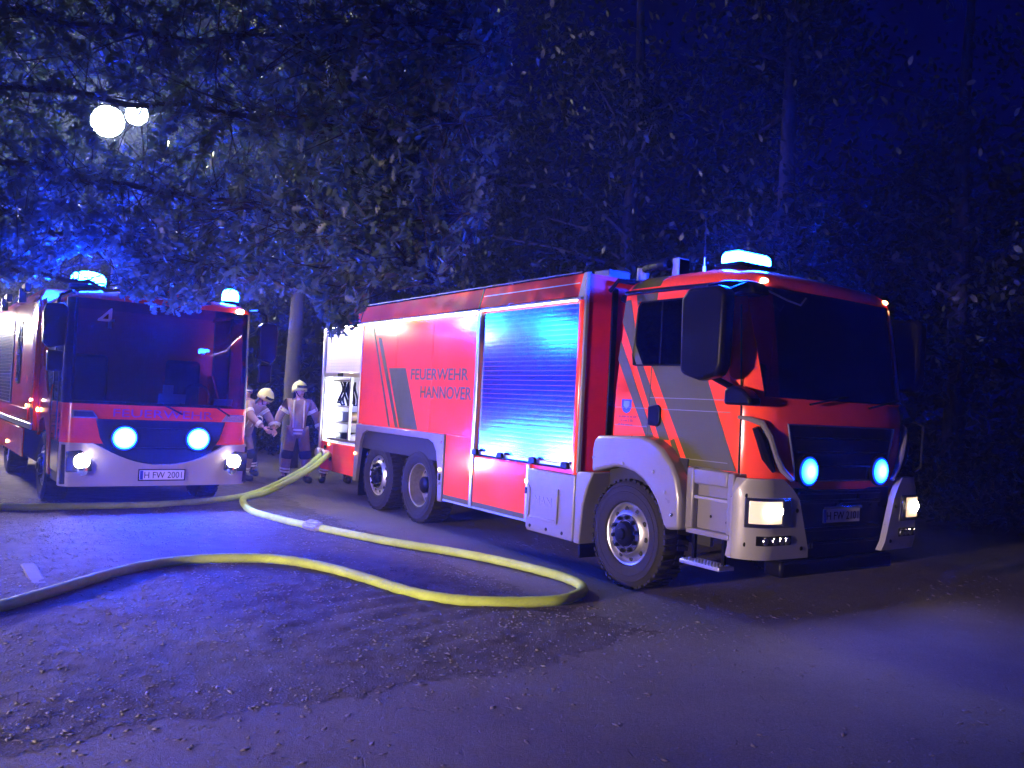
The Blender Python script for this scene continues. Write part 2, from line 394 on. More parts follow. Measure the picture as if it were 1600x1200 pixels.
# pebbles and chips
def scatter(name, n, m, box, smin, smax, flat, keep, zfun, seed):
    r = np.random.default_rng(seed)
    x = r.uniform(box[0], box[1], n); y = r.uniform(box[2], box[3], n)
    k = keep(x, y); x, y = x[k], y[k]; n = len(x)
    s = smin + (smax - smin) * r.random(n) ** 3.5
    T = np.array([(1, 0, 0), (0, 1, 0), (-1, 0, 0), (0, -1, 0), (0, 0, 1), (0, 0, -1)], float)
    T = T[None] * (1 + r.uniform(-.35, .35, (n, 6, 1)))
    T[:, :, 2] *= flat; T[:, :, 0] *= r.uniform(1, 2.2, (n, 1))
    T[:, :, 2] += T[:, :, 0] * r.uniform(-.25, .25, (n, 1))
    a = r.uniform(0, 2 * PI, n); ca, sa = np.cos(a)[:, None], np.sin(a)[:, None]
    V = np.stack([T[:, :, 0] * ca - T[:, :, 1] * sa, T[:, :, 0] * sa + T[:, :, 1] * ca, T[:, :, 2]], -1) * s[:, None, None]
    V += np.stack([x, y, zfun(x, y) + s * flat * .35], -1)[:, None]
    f = np.array([(0, 1, 4), (1, 2, 4), (2, 3, 4), (3, 0, 4), (1, 0, 5), (2, 1, 5), (3, 2, 5), (0, 3, 5)])
    F = (np.arange(n)[:, None, None] * 6 + f[None]).reshape(-1, 3)
    o = link(name, npmesh(name, V.reshape(-1, 3), F, m, 3)); return stuff(o)
def gz(x, y):
    d = pl_dist(x, y, edge_pts); return np.where(d > 0, .0055 + .65 * (gravel_h(x, y, np.clip(d / .35, 0, 1)) - .0055), .004)
def dens(x, y):
    d = pl_dist(x, y, edge_pts); return (rng.random(len(x)) < np.clip(.25 + .9 * vnoise(x * 1.5, y * 1.5, 21), 0, 1) * np.where(d > 0, 1, .75 * np.exp(d / .16)))
scatter('pebbles', 40000, STONE, (-7, 1.7, 2.2, 12), .003, .013, .55, dens, gz, 3)
scatter('wood_chips', 20000, CHIP, (-7, 1.7, 2.2, 12), .003, .014, .2, dens, gz, 4)
scatter('road_litter', 7000, CHIP, (-3, 7, 2.5, 11), .003, .020, .2,
        lambda x, y: (pl_dist(x, y, edge_pts) < -.05) & (vnoise(x * .8, y * .8, 31) + .5 * rng.random(len(x)) > .7), lambda x, y: np.full(x.shape, .004), 5)

# ------------------------------------------------------------------ fire tanker
TX, TY, TYAW = 1.13634, 8.1408, -0.979994
tk = thing('fire_tanker', 'three axle red fire tanker lettered FEUERWEHR HANNOVER with a roller shutter lit cyan', 'fire truck', (TX, TY, 0), TYAW, 'fire engines with blue lights on')
W = 2.5
def tl(x, y, z):
    c, s = math.cos(TYAW), math.sin(TYAW); return (TX + x * c - y * s, TY + x * s + y * c, z)
# body core
MB().prism([(.035, .98), (.035, 2.86), (.10, 3.115), (W - .10, 3.115), (W - .035, 2.86), (W - .035, .98)], -6.30, -.79, 0).build('body_core', RED2, tk)
mb = MB()   # rear locker box: open to the near side
mb.prism([(.95, .45), (.95, 3.1), (W - .10, 3.115), (W - .035, 2.86), (W - .035, .45)], -7.95, -6.302, 0)
mb.prism([(.035, 2.83), (.10, 3.113), (.948, 3.113), (.948, 2.83)], -7.95, -6.302, 0)
mb.build('rear_body', RED2, tk)
mb = MB(); mb.box(-7.95, -6.31, .04, .945, .86, .9); mb.box(-7.95, -7.91, .04, .945, .902, 2.828); mb.box(-6.35, -6.304, .04, .945, .902, 2.828); mb.box(-7.908, -6.352, .9, .944, .902, 2.828)
mb.build('locker_lining', WHITE, tk)
# slanted upper panels
def upper(x0, x1, name='roof_panel'):
    MB().prism([(-.004, 2.875), (.062, 3.125), (.092, 3.125), (.026, 2.875)], x0, x1, 0).build(name, RED, tk, .006)
upper(-7.95, -6.50); upper(-6.46, -2.88); upper(-2.84, -.88)
for x in (-6.48, -2.86): MB().prism([(-.006, 2.87), (.06, 3.13), (.09, 3.13), (.02, 2.87)], x - .014, x + .014, 0).build('panel_seam', BLACK, tk)
MB().prism([(-.012, 2.862), (.055, 3.135), (.09, 3.135), (.02, 2.862)], -.87, -.775, 0).build('corner_post', GREYD, tk, .01)
MB().prism([(.028, 3.015), (.031, 3.025), (.04, 3.025), (.037, 3.015)], -2.8, -.9, 0).build('pale_line', PLATE, tk)  # thin pale strip laid along the panel crease
MB().tube([(-6.45, .055, 3.15), (-.9, 0.055, 3.14)], .008, 8).build('roof_rail', GREYD, tk)
MB().prism([(-.03, 2.84), (-.03, 2.862), (.02, 2.872), (.03, 2.84)], -7.97, -.80, 0).build('gutter', GREYD, tk)
mb = MB().prism([(-.026, 2.826), (-.026, 2.8385), (-.002, 2.8385), (-.002, 2.826)], -6.28, -2.90, 0).build('led_strip', STRIP, tk)
mb = MB().prism([(-.026, 2.826), (-.026, 2.8385), (-.002, 2.8385), (-.002, 2.826)], -2.78, -.88, 0).build('led_strip', STRIP2, tk)
MB().prism([(-.026, 2.826), (-.026, 2.8385), (-.002, 2.8385), (-.002, 2.826)], -7.9, -6.42, 0).build('led_strip', STRIP, tk)
# near side panels
for a, b in ((-6.33, -5.105), (-5.098, -4.005), (-3.998, -2.875)):
    MB().box(a, b, 0, .03, 1.275, 2.822).build('side_panel', RED, tk, .004)
# stripes on side panel (film 2 mm proud)
def film(name, poly, y=-.0005, m=OLIVE, parent=None): return MB().prism(poly, y - .002, y, 1).build(name, m, parent or tk, smooth=False)
film('thin_stripe', [(-5.98, 2.79), (-5.93, 2.79), (-5.19, 1.28), (-5.25, 1.28)])
film('thin_stripe', [(-5.77, 2.62), (-5.645, 2.60), (-4.93, 1.28), (-5.03, 1.28)])
film('wide_stripe', [(-5.33, 2.14), (-4.79, 2.14), (-4.33, 1.28), (-4.89, 1.28)])
text('lettering', 'FEUERWEHR', OLIVE, tk, -4.61, -3.03, 1.972, 2.128, -.0005, bold=.018)
text('lettering', 'HANNOVER', OLIVE, tk, -4.30, -2.93, 1.725, 1.892, -.0005, bold=.018)
# posts
for x0, x1, z0 in ((-2.868, -2.80, .41), (-6.385, -6.34, .40)):
    MB().box(x0, x1, -.012, .05, z0, 2.838).build('side_post', ALUT, tk, .008)
MB().box(-7.985, -7.93, -.012, .06, .40, 2.85).build('side_post', ALUT, tk, .008)
MB().prism([(-.85, 1.0), (-.85, 2.838), (-.765, 2.838), (-.765, 1.0)], -.015, .05, 1).build('side_post', RED, tk, .028, seg=4)
# roller shutters: every slat its own piece
ALU_LIT = mat('lit_shutter_aluminium', (.82, .82, .82), .38, metal=.25)  # paler shutter copy: lamp glare on the rear shutter put into its colour
def slat_mesh(x0, x1, h, m):
    prof = [(.0002, h * .02), (.0, h * .3), (.0, h * .65), (.0002, h * .975), (.01, h * .975), (.01, h * .02)]
    return MB().prism(prof, x0, x1, 0).build('slat', m, None, smooth=False)
def shutter(x0, x1, z0, z1, h, yo, m=ALU):
    n = int(round((z1 - z0) / h)); h = (z1 - z0) / n
    root = MB().prism([(.075, z0), (.075, z1), (.085, z1), (.085, z0)], x0, x1, 0).build('roller_shutter', GREYD, tk)
    s0 = slat_mesh(x0, x1, h, m); s0.parent = root; s0.location = (0, yo, z0)
    for i in range(1, n): dup(s0, root, (0, yo, z0 + i * h))
    return root
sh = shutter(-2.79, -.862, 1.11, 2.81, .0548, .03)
mb = MB().box(-2.79, -.862, -.002, .05, 1.055, 1.108); mb.build('shutter_rail', ALUT, sh, .006)
for x in (-2.74, -2.18, -1.52, -.93): MB().prism([(x - .07, 1.06), (x - .05, 1.135), (x + .05, 1.135), (x + .07, 1.06)], -.045, -.003, 1).build('shutter_latch', BLACK, sh, .012)
MB().tube([(-2.74, -.03, 1.065), (-.9, -.03, 1.065)], .012, 8).build('bar_handle', BLACKG, sh)
sh2 = shutter(-7.90, -6.40, 2.08, 2.81, .0522, .03, ALU_LIT)
MB().box(-7.90, -6.40, 0, .06, 2.0, 2.078).build('shutter_rail', ALUT, sh2, .006)
MB().box(-7.25, -7.05, -.02, -.001, 2.01, 2.07).build('shutter_latch', BLACK, sh2, .006)
# inside of the open rear locker
for x in (-7.86, -6.42): MB().box(x - .025, x + .025, .10, .14, .98, 1.98).build('locker_light', INNER, tk)
MB().box(-6.94, -6.90, .08, .12, .95, 2.0).build('locker_divider', ALUT, tk)
for z in (1.22, 1.50): MB().box(-7.8, -6.95, .12, .88, z, z + .025).build('shelf', ALUT, tk)
MB().box(-7.86, -6.44, .08, .12, .93, .97).build('locker_sill', ALUT, tk)
MB().box(-7.8, -6.9, .1, .14, 1.93, 1.96).build('hanging_rail', ALUT, tk)
for i, x in enumerate((-7.62, -7.5, -7.38, -7.27, -7.16, -7.05)):
    pts = [(x + .04 * math.sin(t * 5 + i), .2 + .03 * math.sin(t * 4 + 2 * i), 1.93 - .36 * t - .03 * (i % 2)) for t in np.linspace(0, 1, 8)]
    MB().tube(pts + [(p[0] + .05, p[1] + .03, p[2]) for p in pts[::-1]], .018, 6).build('hanging_strap', BLACK, tk)
MB().ball((-7.25, .35, 1.34), (.16, .12, .08)).build('coiled_line', mat('rope', (.4, .3, .16), .9, bump=.6), tk)
MB().box(-7.7, -7.45, .2, .6, 1.25, 1.42).build('case', GREYD, tk, .02)
MB().lathe([(.0, .0), (.11, .0), (.13, .05), (.09, .12), (0, .15)], (-7.35, .4, .91), 2, 16).build('coupling_piece', WHITE, tk)
MB().box(-7.75, -7.5, .2, .6, .91, 1.06).build('case', BLACK, tk, .02)
MB().box(-6.8, -6.5, .3, .6, 1.55, 1.95).build('case', BLACK, tk, .02)
MB().ball((-6.68, .3, 1.3), (.1, .08, .14)).build('nozzle', RED, tk)
# lower rear panels
MB().box(-7.96, -7.345, .03, .07, .42, .895).build('rear_pump_panel', RED2, tk, .006)
MB().box(-7.325, -6.40, 0, .03, .42, .895).build('locker_flap', RED, tk, .006)
MB().box(-7.93, -7.35, .075, .94, .43, .86).build('pump_housing', DARK, tk)
MB().lathe([(.0, 0), (.075, 0), (.085, .03), (.07, .06), (.07, .13), (.0, .13)], (-7.83, -.095, .70), 1, 18).build('pump_outlet', STEEL, tk)
MB().lathe([(.0, 0), (.075, 0), (.085, .03), (.07, .06), (.07, .13), (.0, .13)], (-7.58, -.095, .68), 1, 18).build('pump_outlet', STEEL, tk)
for x, z in ((-7.70, .8), (-7.45, .62)): MB().lathe([(0, 0), (.035, 0), (.035, .02), (0, .03)], (x, .0, z), 1, 12).build('valve_knob', BLACK, tk)
# rear wheel arch frame
ao = [(-6.41, .37), (-6.385, 1.262), (-3.545, 1.262), (-3.54, .385), (-3.645, .385), (-3.68, .80), (-3.74, 1.03), (-3.83, 1.135), (-3.98, 1.178), (-5.98, 1.178), (-6.12, 1.13), (-6.19, 1.0), (-6.30, .37)]
MB().prism(ao, -.016, .04, 1).build('wheel_arch_trim', GREY, tk, .006)
for x, z in ((-3.585, 1.16), (-3.585, .62)): MB().lathe([(0, 0), (.02, 0), (.02, .01), (0, .012)], (x, -.028, z), 1, 10).build('trim_screw', CHROME, tk)
mb = MB(); mb.box(-6.38, -3.55, .86, .9, .5, 1.24); mb.box(-6.38, -3.55, .05, .86, 1.2, 1.24); mb.box(-3.56, -3.52, .05, .86, .45, 1.24); mb.build('wheel_well', DARK, tk)
MB().box(-6.33, -6.30, .05, .62, .14, .98).build('mud_flap', BLACK, tk)
# lower panels between axles
MB().box(-3.52, -2.875, 0, .03, .43, 1.262).build('side_locker_door', RED, tk, .005)
film('reflective_strip', [(-3.515, .43), (-3.515, .485), (-2.88, .485), (-2.88, .43)])
MB().box(-3.53, -.9, .002, .03, .402, .427).build('sill_rail', ALUT, tk)
MB().box(-2.79, -1.665, 0, .03, .43, 1.035).build('side_locker_door', RED, tk, .005)
film('reflective_strip', [(-2.785, .43), (-2.785, .485), (-1.67, .485), (-1.67, .43)])
MB().box(-1.66, -1.605, -.005, .05, .40, 1.04).build('side_post', ALUT, tk, .006)
MB().box(-3.5, -.8, .06, .9, .45, 1.02).build('locker_body', DARK, tk)
def marker(x, z, y=-.02, m=AMBER, r=.022, parent=None):
    return MB().ball((x, y, z), (r, .012, r), 10, 6).build('side_marker', m, parent or tk)
marker(-1.632, .86); marker(-3.60, .80, -.03); marker(-6.35, .80, -.03); marker(-7.57, .86, .02, r=.028)
MB().box(-2.845, -2.815, -.022, -.010, .80, .87).build('side_reflector', AMBER, tk)  # amber reflector's shine is put in as emission
MB().box(-1.65, -1.615, -.018, -.006, .72, .79).build('side_reflector', BLACK, tk); MB().box(-3.62, -3.585, -.03, -.017, .66, .75).build('side_reflector', BLACK, tk)
# tank cover with the maker's letters
pan = MB()
pan.prism([(-1.595, .36), (-1.56, .325), (-.755, .325), (-.745, .36), (-.745, 1.01), (-1.6, 1.01)], -.03, .06, 1)
tc_ = pan.build('tank_cover', GREY, tk, .018, seg=3)
mb = MB()  # raised rim round the recessed field
mb.prism([(-1.555, .47), (-1.555, .84), (-1.515, .80), (-1.515, .505)], -.045, -.032, 1); mb.prism([(-1.0, .47), (-1.035, .505), (-1.035, .80), (-1.0, .84)], -.05, -.032, 1)
mb.prism([(-1.555, .465), (-1.515, .502), (-1.035, .502), (-1.0, .465)], -.045, -.032, 1)
mb.build('pressed_rim', GREY, tc_, .008)
text('lettering', 'MAN', GREYD, tc_, -1.44, -1.12, .635, .725, -.0305, .004)
for x in (-1.5, -1.2, -.92): MB().lathe([(0, 0), (.016, 0), (.02, .006), (0, .006)], (x, -.037, .385), 1, 10).build('screw', BLACK, tc_)
MB().prism([(-.728, .32), (-.73, 1.02), (-.70, 1.055), (-.45, 1.07), (-.53, .93), (-.60, .72), (-.635, .32)], -.03, .34, 1).build('rear_fender', GREY, tk, .015)
MB().box(-.70, -.68, .03, .42, .17, .98).build('mud_flap', BLACK, tk)
# body front wall
MB().box(-.788, -.76, .05, W - .05, 1.03, 3.11).build('front_wall', RED2, tk)
for y in (0, W - .05): MB().box(-.79, -.745, y, y + .05, 1.03, 3.12).build('front_wall_edge', GREYD, tk, .01)
MB().box(-.78, -.742, .36, .44, 1.1, 3.0).build('cable_duct', BLACK, tk, .01)
# far side wall, rear wall, underside
MB().box(-7.96, -.79, W - .03, W, .45, 2.86).build('far_side_panel', RED, tk)
MB().box(-7.99, -7.955, .95, W - .05, .45, 3.1).build('rear_wall', RED, tk)
mb = MB(); mb.box(-7.9, 1.3, .85, .98, .55, .85); mb.box(-7.9, 1.3, 1.52, 1.65, .55, .85); mb.box(-7.9, 1.2, 1.0, 1.5, .6, .8)
for x in (0, -4.287, -5.618): mb.box(x - .09, x + .09, .35, 2.15, .44, .62)
mb.build('chassis', DARK, tk)
# roof fittings
MB().box(-1.75, -1.45, .45, .75, 3.12, 3.22).build('roof_box', GREYD, tk, .015)
MB().box(-1.25, -.98, .5, .8, 3.12, 3.24).build('roof_box', GREYD, tk, .015)
mon = MB().lathe([(0, 0), (.12, 0), (.12, .06), (.07, .08), (.07, .22), (0, .22)], (-1.05, 1.05, 3.10), 2, 16).build('water_cannon', GREYD, tk)
MB().tube([(-1.05, 1.05, 3.29), (-.97, 1.03, 3.31), (-.8, .98, 3.31), (-.62, .93, 3.30)], [.045, .045, .04, .035], 10).build('cannon_barrel', BLACK, mon)
MB().lathe([(.05, 0), (.07, 0), (.07, .1), (.045, .12)], (-.63, .93, 3.30), 0, 14).build('cannon_nozzle', BLACK, mon)
wl = MB().box(-.55, -.45, 1.0, 1.18, 3.16, 3.38).build('work_light', GREYD, tk, .02)
MB().box(-.448, -.44, 1.02, 1.16, 3.18, 3.36).build('work_light_glass', GLASSD, wl)
MB().tube([(-.5, 1.07, 3.05), (-.5, 1.07, 3.18)], .03, 8).build('work_light_bracket', BLACK, wl)
mb = MB(); mb.tube([(-.72, .3, 2.95), (-.6, .3, 3.05), (-.5, .9, 3.05), (-.5, 1.7, 3.05)], .025, 8); mb.tube([(-.74, .5, 2.9), (-.55, .55, 2.8), (-.5, .6, 2.5), (-.52, .6, 1.4)], .04, 8)
mb.box(-.7, -.5, .5, .7, 2.75, 2.9); mb.tube([(-.6, .9, 1.2), (-.6, .9, 2.9)], .09, 12)
mb.build('cab_gap_piping', BLACK, tk)
# ---- cab
LV = [(1.02, .12, -.36, 1.44), (1.3, .12, -.36, 1.48), (1.76, .12, -.345, 1.485), (1.88, .12, -.335, 1.455), (2.4, .12, -.285, 1.375), (2.84, .12, -.245, 1.305),
      (2.90, .135, -.235, 1.285), (2.965, .18, -.20, 1.22), (3.02, .27, -.12, 1.09), (3.055, .42, .02, .88), (3.07, .75, .3, .6)]
def lv(z):
    for a, b in zip(LV, LV[1:]):
        if z <= b[0]: 
            t = max(0, (z - a[0]) / (b[0] - a[0])); return tuple(p + (q - p) * t for p, q in zip(a[1:], b[1:]))
    return LV[-1][1:]
RC = .27
def fx(y, z):
    y0, xr, xf = lv(z); half = W / 2 - y0; d = half - abs(y - W / 2); t = (y - W / 2) / half
    x = xf - .05 * t * t
    if d < RC: x -= RC - math.sqrt(max(0, RC * RC - (RC - max(d, 0)) ** 2))
    return x
def ys(y0, n=26):
    half = W / 2 - y0; c = [RC * (1 - math.cos(a)) for a in np.linspace(0, PI / 2, 9)]
    mid = list(np.linspace(RC, 2 * half - RC, 9))[1:-1]
    return [y0 + q for q in c] + [y0 + q for q in mid] + [y0 + 2 * half - q for q in c[::-1]]
rows = []
for z, y0, xr, xf in LV:
    r = [(xr, W - y0, z), (xr, y0, z), (xr + .45, y0, z), (min(xr + .9, xf - .3), y0, z)] + [(fx(y, z), y, z) for y in ys(y0)] + [(min(xr + .9, xf - .3), W - y0, z), (xr + .45, W - y0, z)]
    rows.append(r)
# shell with real openings: walls below the glass, roof above; posts between
low = [r for r, l in zip(rows, LV) if l[0] <= 1.885]; top = [r for r, l in zip(rows, LV) if l[0] >= 2.835]
def loft(rr, capb=False, capt=False):
    m_ = MB(); n = len(rr[0]); m_.add([p for r in rr for p in r], [(i * n + k, i * n + (k + 1) % n, (i + 1) * n + (k + 1) % n, (i + 1) * n + k) for i in range(len(rr) - 1) for k in range(n)])
    if capb: m_.f.append(tuple(range(n - 1, -1, -1)))
    if capt: m_.f.append(tuple(range((len(rr) - 1) * n, len(rr) * n)))
    return m_
cabl = loft(low, capb=True).build('cab_shell', RED, tk)
loft(top, capt=True).build('cab_roof', RED, tk)
def cabpatch(za, zb, ya, yb, off, back, nz=8, ny=14):
    ya = ya if callable(ya) else (lambda z, v=ya: v); yb = yb if callable(yb) else (lambda z, v=yb: v)
    A = []; B = []
    for z in np.linspace(za, zb, nz):
        a, b = ya(z), yb(z); t = np.linspace(0, 1, ny)
        yy = [a + (b - a) * q for q in t]
        A.append([(fx(y, z) + off, y, z) for y in yy]); B.append([(fx(y, z) - back, y, z) for y in yy])
    return MB().slab(A, B)
def lerp(z0, v0, z1, v1): return lambda z: v0 + (v1 - v0) * (z - z0) / (z1 - z0)
# pillars
wl0, wl1 = lerp(1.88, .27, 2.84, .20), lerp(1.88, 2.23, 2.84, 2.30)
def pillar(side):
    A = []; B = []
    for z in np.linspace(1.875, 2.85, 9):
        y0, xr, xf = lv(z); y1 = wl0(z); yy = list(np.linspace(y0 + .0005, y1, 7))
        pts = [(1.10 + (2.85 - z) * .02, y0, z)] + [(fx(y, z), y, z) for y in yy]
        pin = [(p[0] - .05, p[1] + .05, z) for p in pts]
        if side: pts = [(p[0], W - p[1], z) for p in pts]; pin = [(p[0], W - p[1], z) for p in pin]
        A.append(pts); B.append(pin)
    return MB().slab(A, B)
for s in (0, 1): pillar(s).build('windscreen_pillar', RED, tk)
for y in (.12, W - .15): MB().prism([(-.34, 1.88), (-.245, 2.84), (-.06, 2.84), (-.12, 1.88)], y, y + .03, 1).build('rear_pillar', RED, tk)
MB().prism([(-.335, 1.88), (-.245, 2.84), (-.215, 2.84), (-.305, 1.88)], .15, W - .15, 1).build('cab_rear_wall', RED2, tk)
cabpatch(1.885, 2.835, wl0, wl1, .004, .006).build('windscreen', GLASS, tk)
# door area between glass bottom line (2.15) and 1.88, and above the glass
MB().prism([(-.345, 1.875), (-.31, 2.155), (1.12, 2.135), (1.15, 1.875)], .12, .15, 1).build('door_upper_panel', RED, tk)
MB().prism([(-.255, 2.765), (-.245, 2.845), (1.12, 2.845), (1.12, 2.765)], .119, .149, 1).build('door_top_frame', RED, tk)
MB().prism([(-.345, 1.875), (-.31, 2.155), (1.12, 2.135), (1.15, 1.875)], W - .15, W - .12, 1).build('door_upper_panel', RED, tk)
sw = [(-.10, 2.16), (-.115, 2.25), (-.06, 2.71), (-.02, 2.762), (1.10, 2.762), (1.11, 2.14), (-.06, 2.15)]
swo = MB().prism(sw, .118, .128, 1).build('side_window', GLASSD, tk)
MB().box(.262, .28, .112, .117, 2.15, 2.765).build('window_bar', BLACK, swo)
MB().tube([(x, .114, z) for x, z in sw + sw[:1]], .009, 6).build('window_seal', BLACK, swo)
MB().prism(sw, W - .128, W - .118, 1).build('side_window', GLASSD, tk)
# cab stripes
CY = .1195
film('thin_stripe', [(-.30, 2.40), (-.33, 2.21), (.13, 1.45), (.24, 1.45)], CY)
film('thin_stripe', [(-.252, 2.79), (-.29, 2.58), (-.205, 2.43), (-.13, 2.72), (-.165, 2.80)][:3] + [(.31, 1.45), (.44, 1.45), (-.08, 2.35), (-.11, 2.55), (-.18, 2.80)], CY)
film('thin_stripe', [(-.10, 2.84), (.20, 2.84), (.19, 2.77), (-.05, 2.77), (-.08, 2.72)], CY)
film('wide_stripe', [(.16, 2.145), (.82, 2.135), (1.245, 1.235), (.70, 1.235)], CY)
film('thin_stripe', [(.50, 1.47), (.60, 1.29), (.64, 1.235), (.55, 1.235), (.45, 1.45)], CY)
A = []; B = []
for z in (2.905, 2.965, 3.02, 3.045):
    y0, xr, xf = lv(z); A.append([(x, y0 - .003, z + .002) for x in np.linspace(xr + .04, .20, 6)]); B.append([(x, y0 + .012, z - .01) for x in np.linspace(xr + .04, .20, 6)])
MB().slab(A, B).build('roof_stripe', OLIVE, tk)
MB().tube([(-.25, .112, 2.865), (.4, .108, 2.862), (1.16, .112, 2.85)], .022, 8).build('rain_gutter', BLACK, tk)
for z in (1.84, 1.735, 1.30): MB().tube([(.15, .119, z), (1.15, .119, z)], .004, 6).build('door_crease', GREYD, tk)  # grey stands in for the highlight along the pressed door ridges
for z in (1.735, 1.56): MB().tube([(-.34, .119, z), (.13, .119, z)], .004, 6).build('cab_crease', GREYD, tk)  # cab ridges get the same highlight as grey colour
mb = MB(); mb.tube([(.14, .1195, 1.46), (.16, .1195, 2.14)], .006, 6); mb.tube([(1.262, .131, 1.22), (1.262, .128, 1.76), (1.215, .127, 2.66)], .007, 6)
mb.build('door_gap', BLACK, tk)
h = MB().prism([(.155, 1.575), (.15, 1.76), (.29, 1.775), (.32, 1.74), (.32, 1.60), (.30, 1.57)], .095, .119, 1).build('door_handle', BLACK, tk, .012)
# crest and small print
cr_ = film('crest', [(-.245, 1.815), (-.10, 1.815), (-.10, 1.735), (-.125, 1.695), (-.172, 1.675), (-.22, 1.695), (-.245, 1.735)], CY + .0002, BLUEP)
MB().prism([(-.215, 1.80), (-.13, 1.80), (-.13, 1.75), (-.172, 1.72), (-.215, 1.75)], CY - .0035, CY - .002, 1).build('crest_charge', ALUT, cr_)
mb = MB(); rr = random.Random(4)
for z, a, b in ((1.635, -.30, -.03), (1.595, -.265, -.08), (1.555, -.285, -.075)):
    x = a
    while x < b:
        w_ = rr.uniform(.009, .017); mb.box(x, x + w_, CY - .002, CY - .0002, z, z + rr.choice((.02, .02, .026))); x += w_ + rr.choice((.004, .004, .012))
mb.build('small_print', mat('dark_red_print', (.3, .015, .03), .5), tk)
# front fender
fo = [(-.475, 1.07), (-.478, 1.30), (-.455, 1.40), (-.39, 1.445), (.20, 1.475), (.36, 1.45), (.52, 1.37), (.64, 1.25), (.72, 1.12), (.765, .95), (.775, .68), (.60, .655), (.565, .70), (.52, .80), (.46, .90), (.37, 1.0), (.27, 1.075), (.15, 1.13), (0, 1.155), (-.14, 1.155), (-.30, 1.115)]
fe = MB().prism(fo, -.045, .40, 1).build('front_fender', GREY, tk, .035, seg=3)
for x, z in ((.68, .80), (-.44, 1.22), (.0, 1.20), (.42, 1.16), (.58, .99)): MB().ball((x, -.05, z), (.018, .01, .018), 8, 5).build('fender_screw', CHROME if x > .6 else GREYD, fe)
mb = MB(); mb.box(-.45, .72, .42, .46, .5, 1.4); mb.box(-.45, .7, .1, .45, 1.165, 1.19); mb.build('front_wheel_well', DARK, tk)
MB().box(-.35, .70, .100, .118, .93, 1.30).build('wheel_well_plate', DARK, tk)
MB().box(-6.30, -3.57, .026, .034, .90, 1.215).build('wheel_well_plate', DARK, tk)
# step box
st_ = MB(); st_.prism([(.78, .68), (.78, 1.245), (1.315, 1.225), (1.30, .70)], .09, .5, 1)
stp = st_.build('step_box', GREY, tk, .01)
mb = MB(); mb.box(.775, .86, .02, .09, .69, 1.24); mb.box(1.245, 1.315, .02, .09, .70, 1.225); mb.box(.86, 1.245, .02, .09, 1.10, 1.232); mb.build('step_surround', GREY, stp, .015)
MB().box(.862, 1.243, .03, .09, .97, 1.0).build('step_tread', GREYD, stp, .006); MB().box(.80, 1.29, .01, .09, .665, .715).build('step_tread', GREY, stp, .01)
for x, z in ((1.02, .83), (1.20, .80)): MB().lathe([(0, 0), (.014, 0), (0, .004)], (x, .084, z), 1, 8).build('screw', BLACK, stp)
hs = MB().box(.78, 1.24, -.03, .16, .40, .435).build('hanging_step', STEEL, tk, .006)
mb = MB()
for i in range(12):
    for j in range(4): mb.box(.80 + i * .036, .818 + i * .036, -.02 + j * .042, .004 + j * .042, .4355, .446)
mb.build('step_studs', STEEL, hs)
for x in (.84, 1.18): MB().box(x, x + .03, .06, .09, .436, .70).build('step_strap', BLACK, hs)
# front: red lower cab face details
GR0, GR1 = lerp(1.18, .61, 1.66, .475), lerp(1.18, 1.89, 1.66, 2.025)
gp = cabpatch(1.185, 1.655, GR0, GR1, .012, .03).build('grille_panel', BLACKG, tk)
pts = [(fx(GR0(z), z) + .014, GR0(z), z) for z in np.linspace(1.18, 1.66, 6)] + [(fx(y, 1.66) + .014, y, 1.66) for y in np.linspace(GR0(1.66), GR1(1.66), 12)][1:] + \
      [(fx(GR1(z), z) + .014, GR1(z), z) for z in np.linspace(1.66, 1.18, 6)][1:] + [(fx(y, 1.18) + .014, y, 1.18) for y in np.linspace(GR1(1.18), GR0(1.18), 12)][1:]
MB().tube(pts, .011, 6).build('grille_surround', CHROME, gp)
for z in (1.30, 1.42, 1.54): cabpatch(z, z + .018, lambda q: GR0(q) + .06, lambda q: GR1(q) - .06, .03, -.01, 2, 12).build('grille_bar', BLACK, gp)
for y in (.74, 1.79):
    fl = MB().lathe([(.0, -.015), (.14, -.015), (.145, .004), (.135, .012), (0, .012)], (fx(y, 1.265) + .03, y, 1.265), 0, 20).build('blue_flasher', BLACK, tk)
    MB().lathe([(0, .024), (.06, .02), (.13, 0), (.13, -.01), (0, -.01)], (fx(y, 1.265) + .047, y, 1.265), 0, 18).build('flasher_lens', LENS_GT, fl)
for s in (0, 1):  # corner air deflectors
    f = (lambda y: y) if s == 0 else (lambda y: W - y)
    pts = [(1.245, .105, 1.70), (1.34, .14, 1.69), (1.41, .21, 1.66), (1.445, .27, 1.55), (1.46, .33, 1.40), (1.475, .41, 1.28), (1.50, .52, 1.19)]
    MB().tube([(p[0] + .01, f(p[1]), p[2]) for p in pts], [.014, .022, .03, .032, .03, .028, .02], 8).build('corner_deflector', GREY, tk)
    pts = [(1.40, .155, 1.62), (1.425, .205, 1.52), (1.44, .26, 1.38), (1.46, .34, 1.26)]
    MB().tube([(p[0], f(p[1]), p[2]) for p in pts], [.03, .045, .045, .02], 8).build('deflector_slot', BLACK, tk)
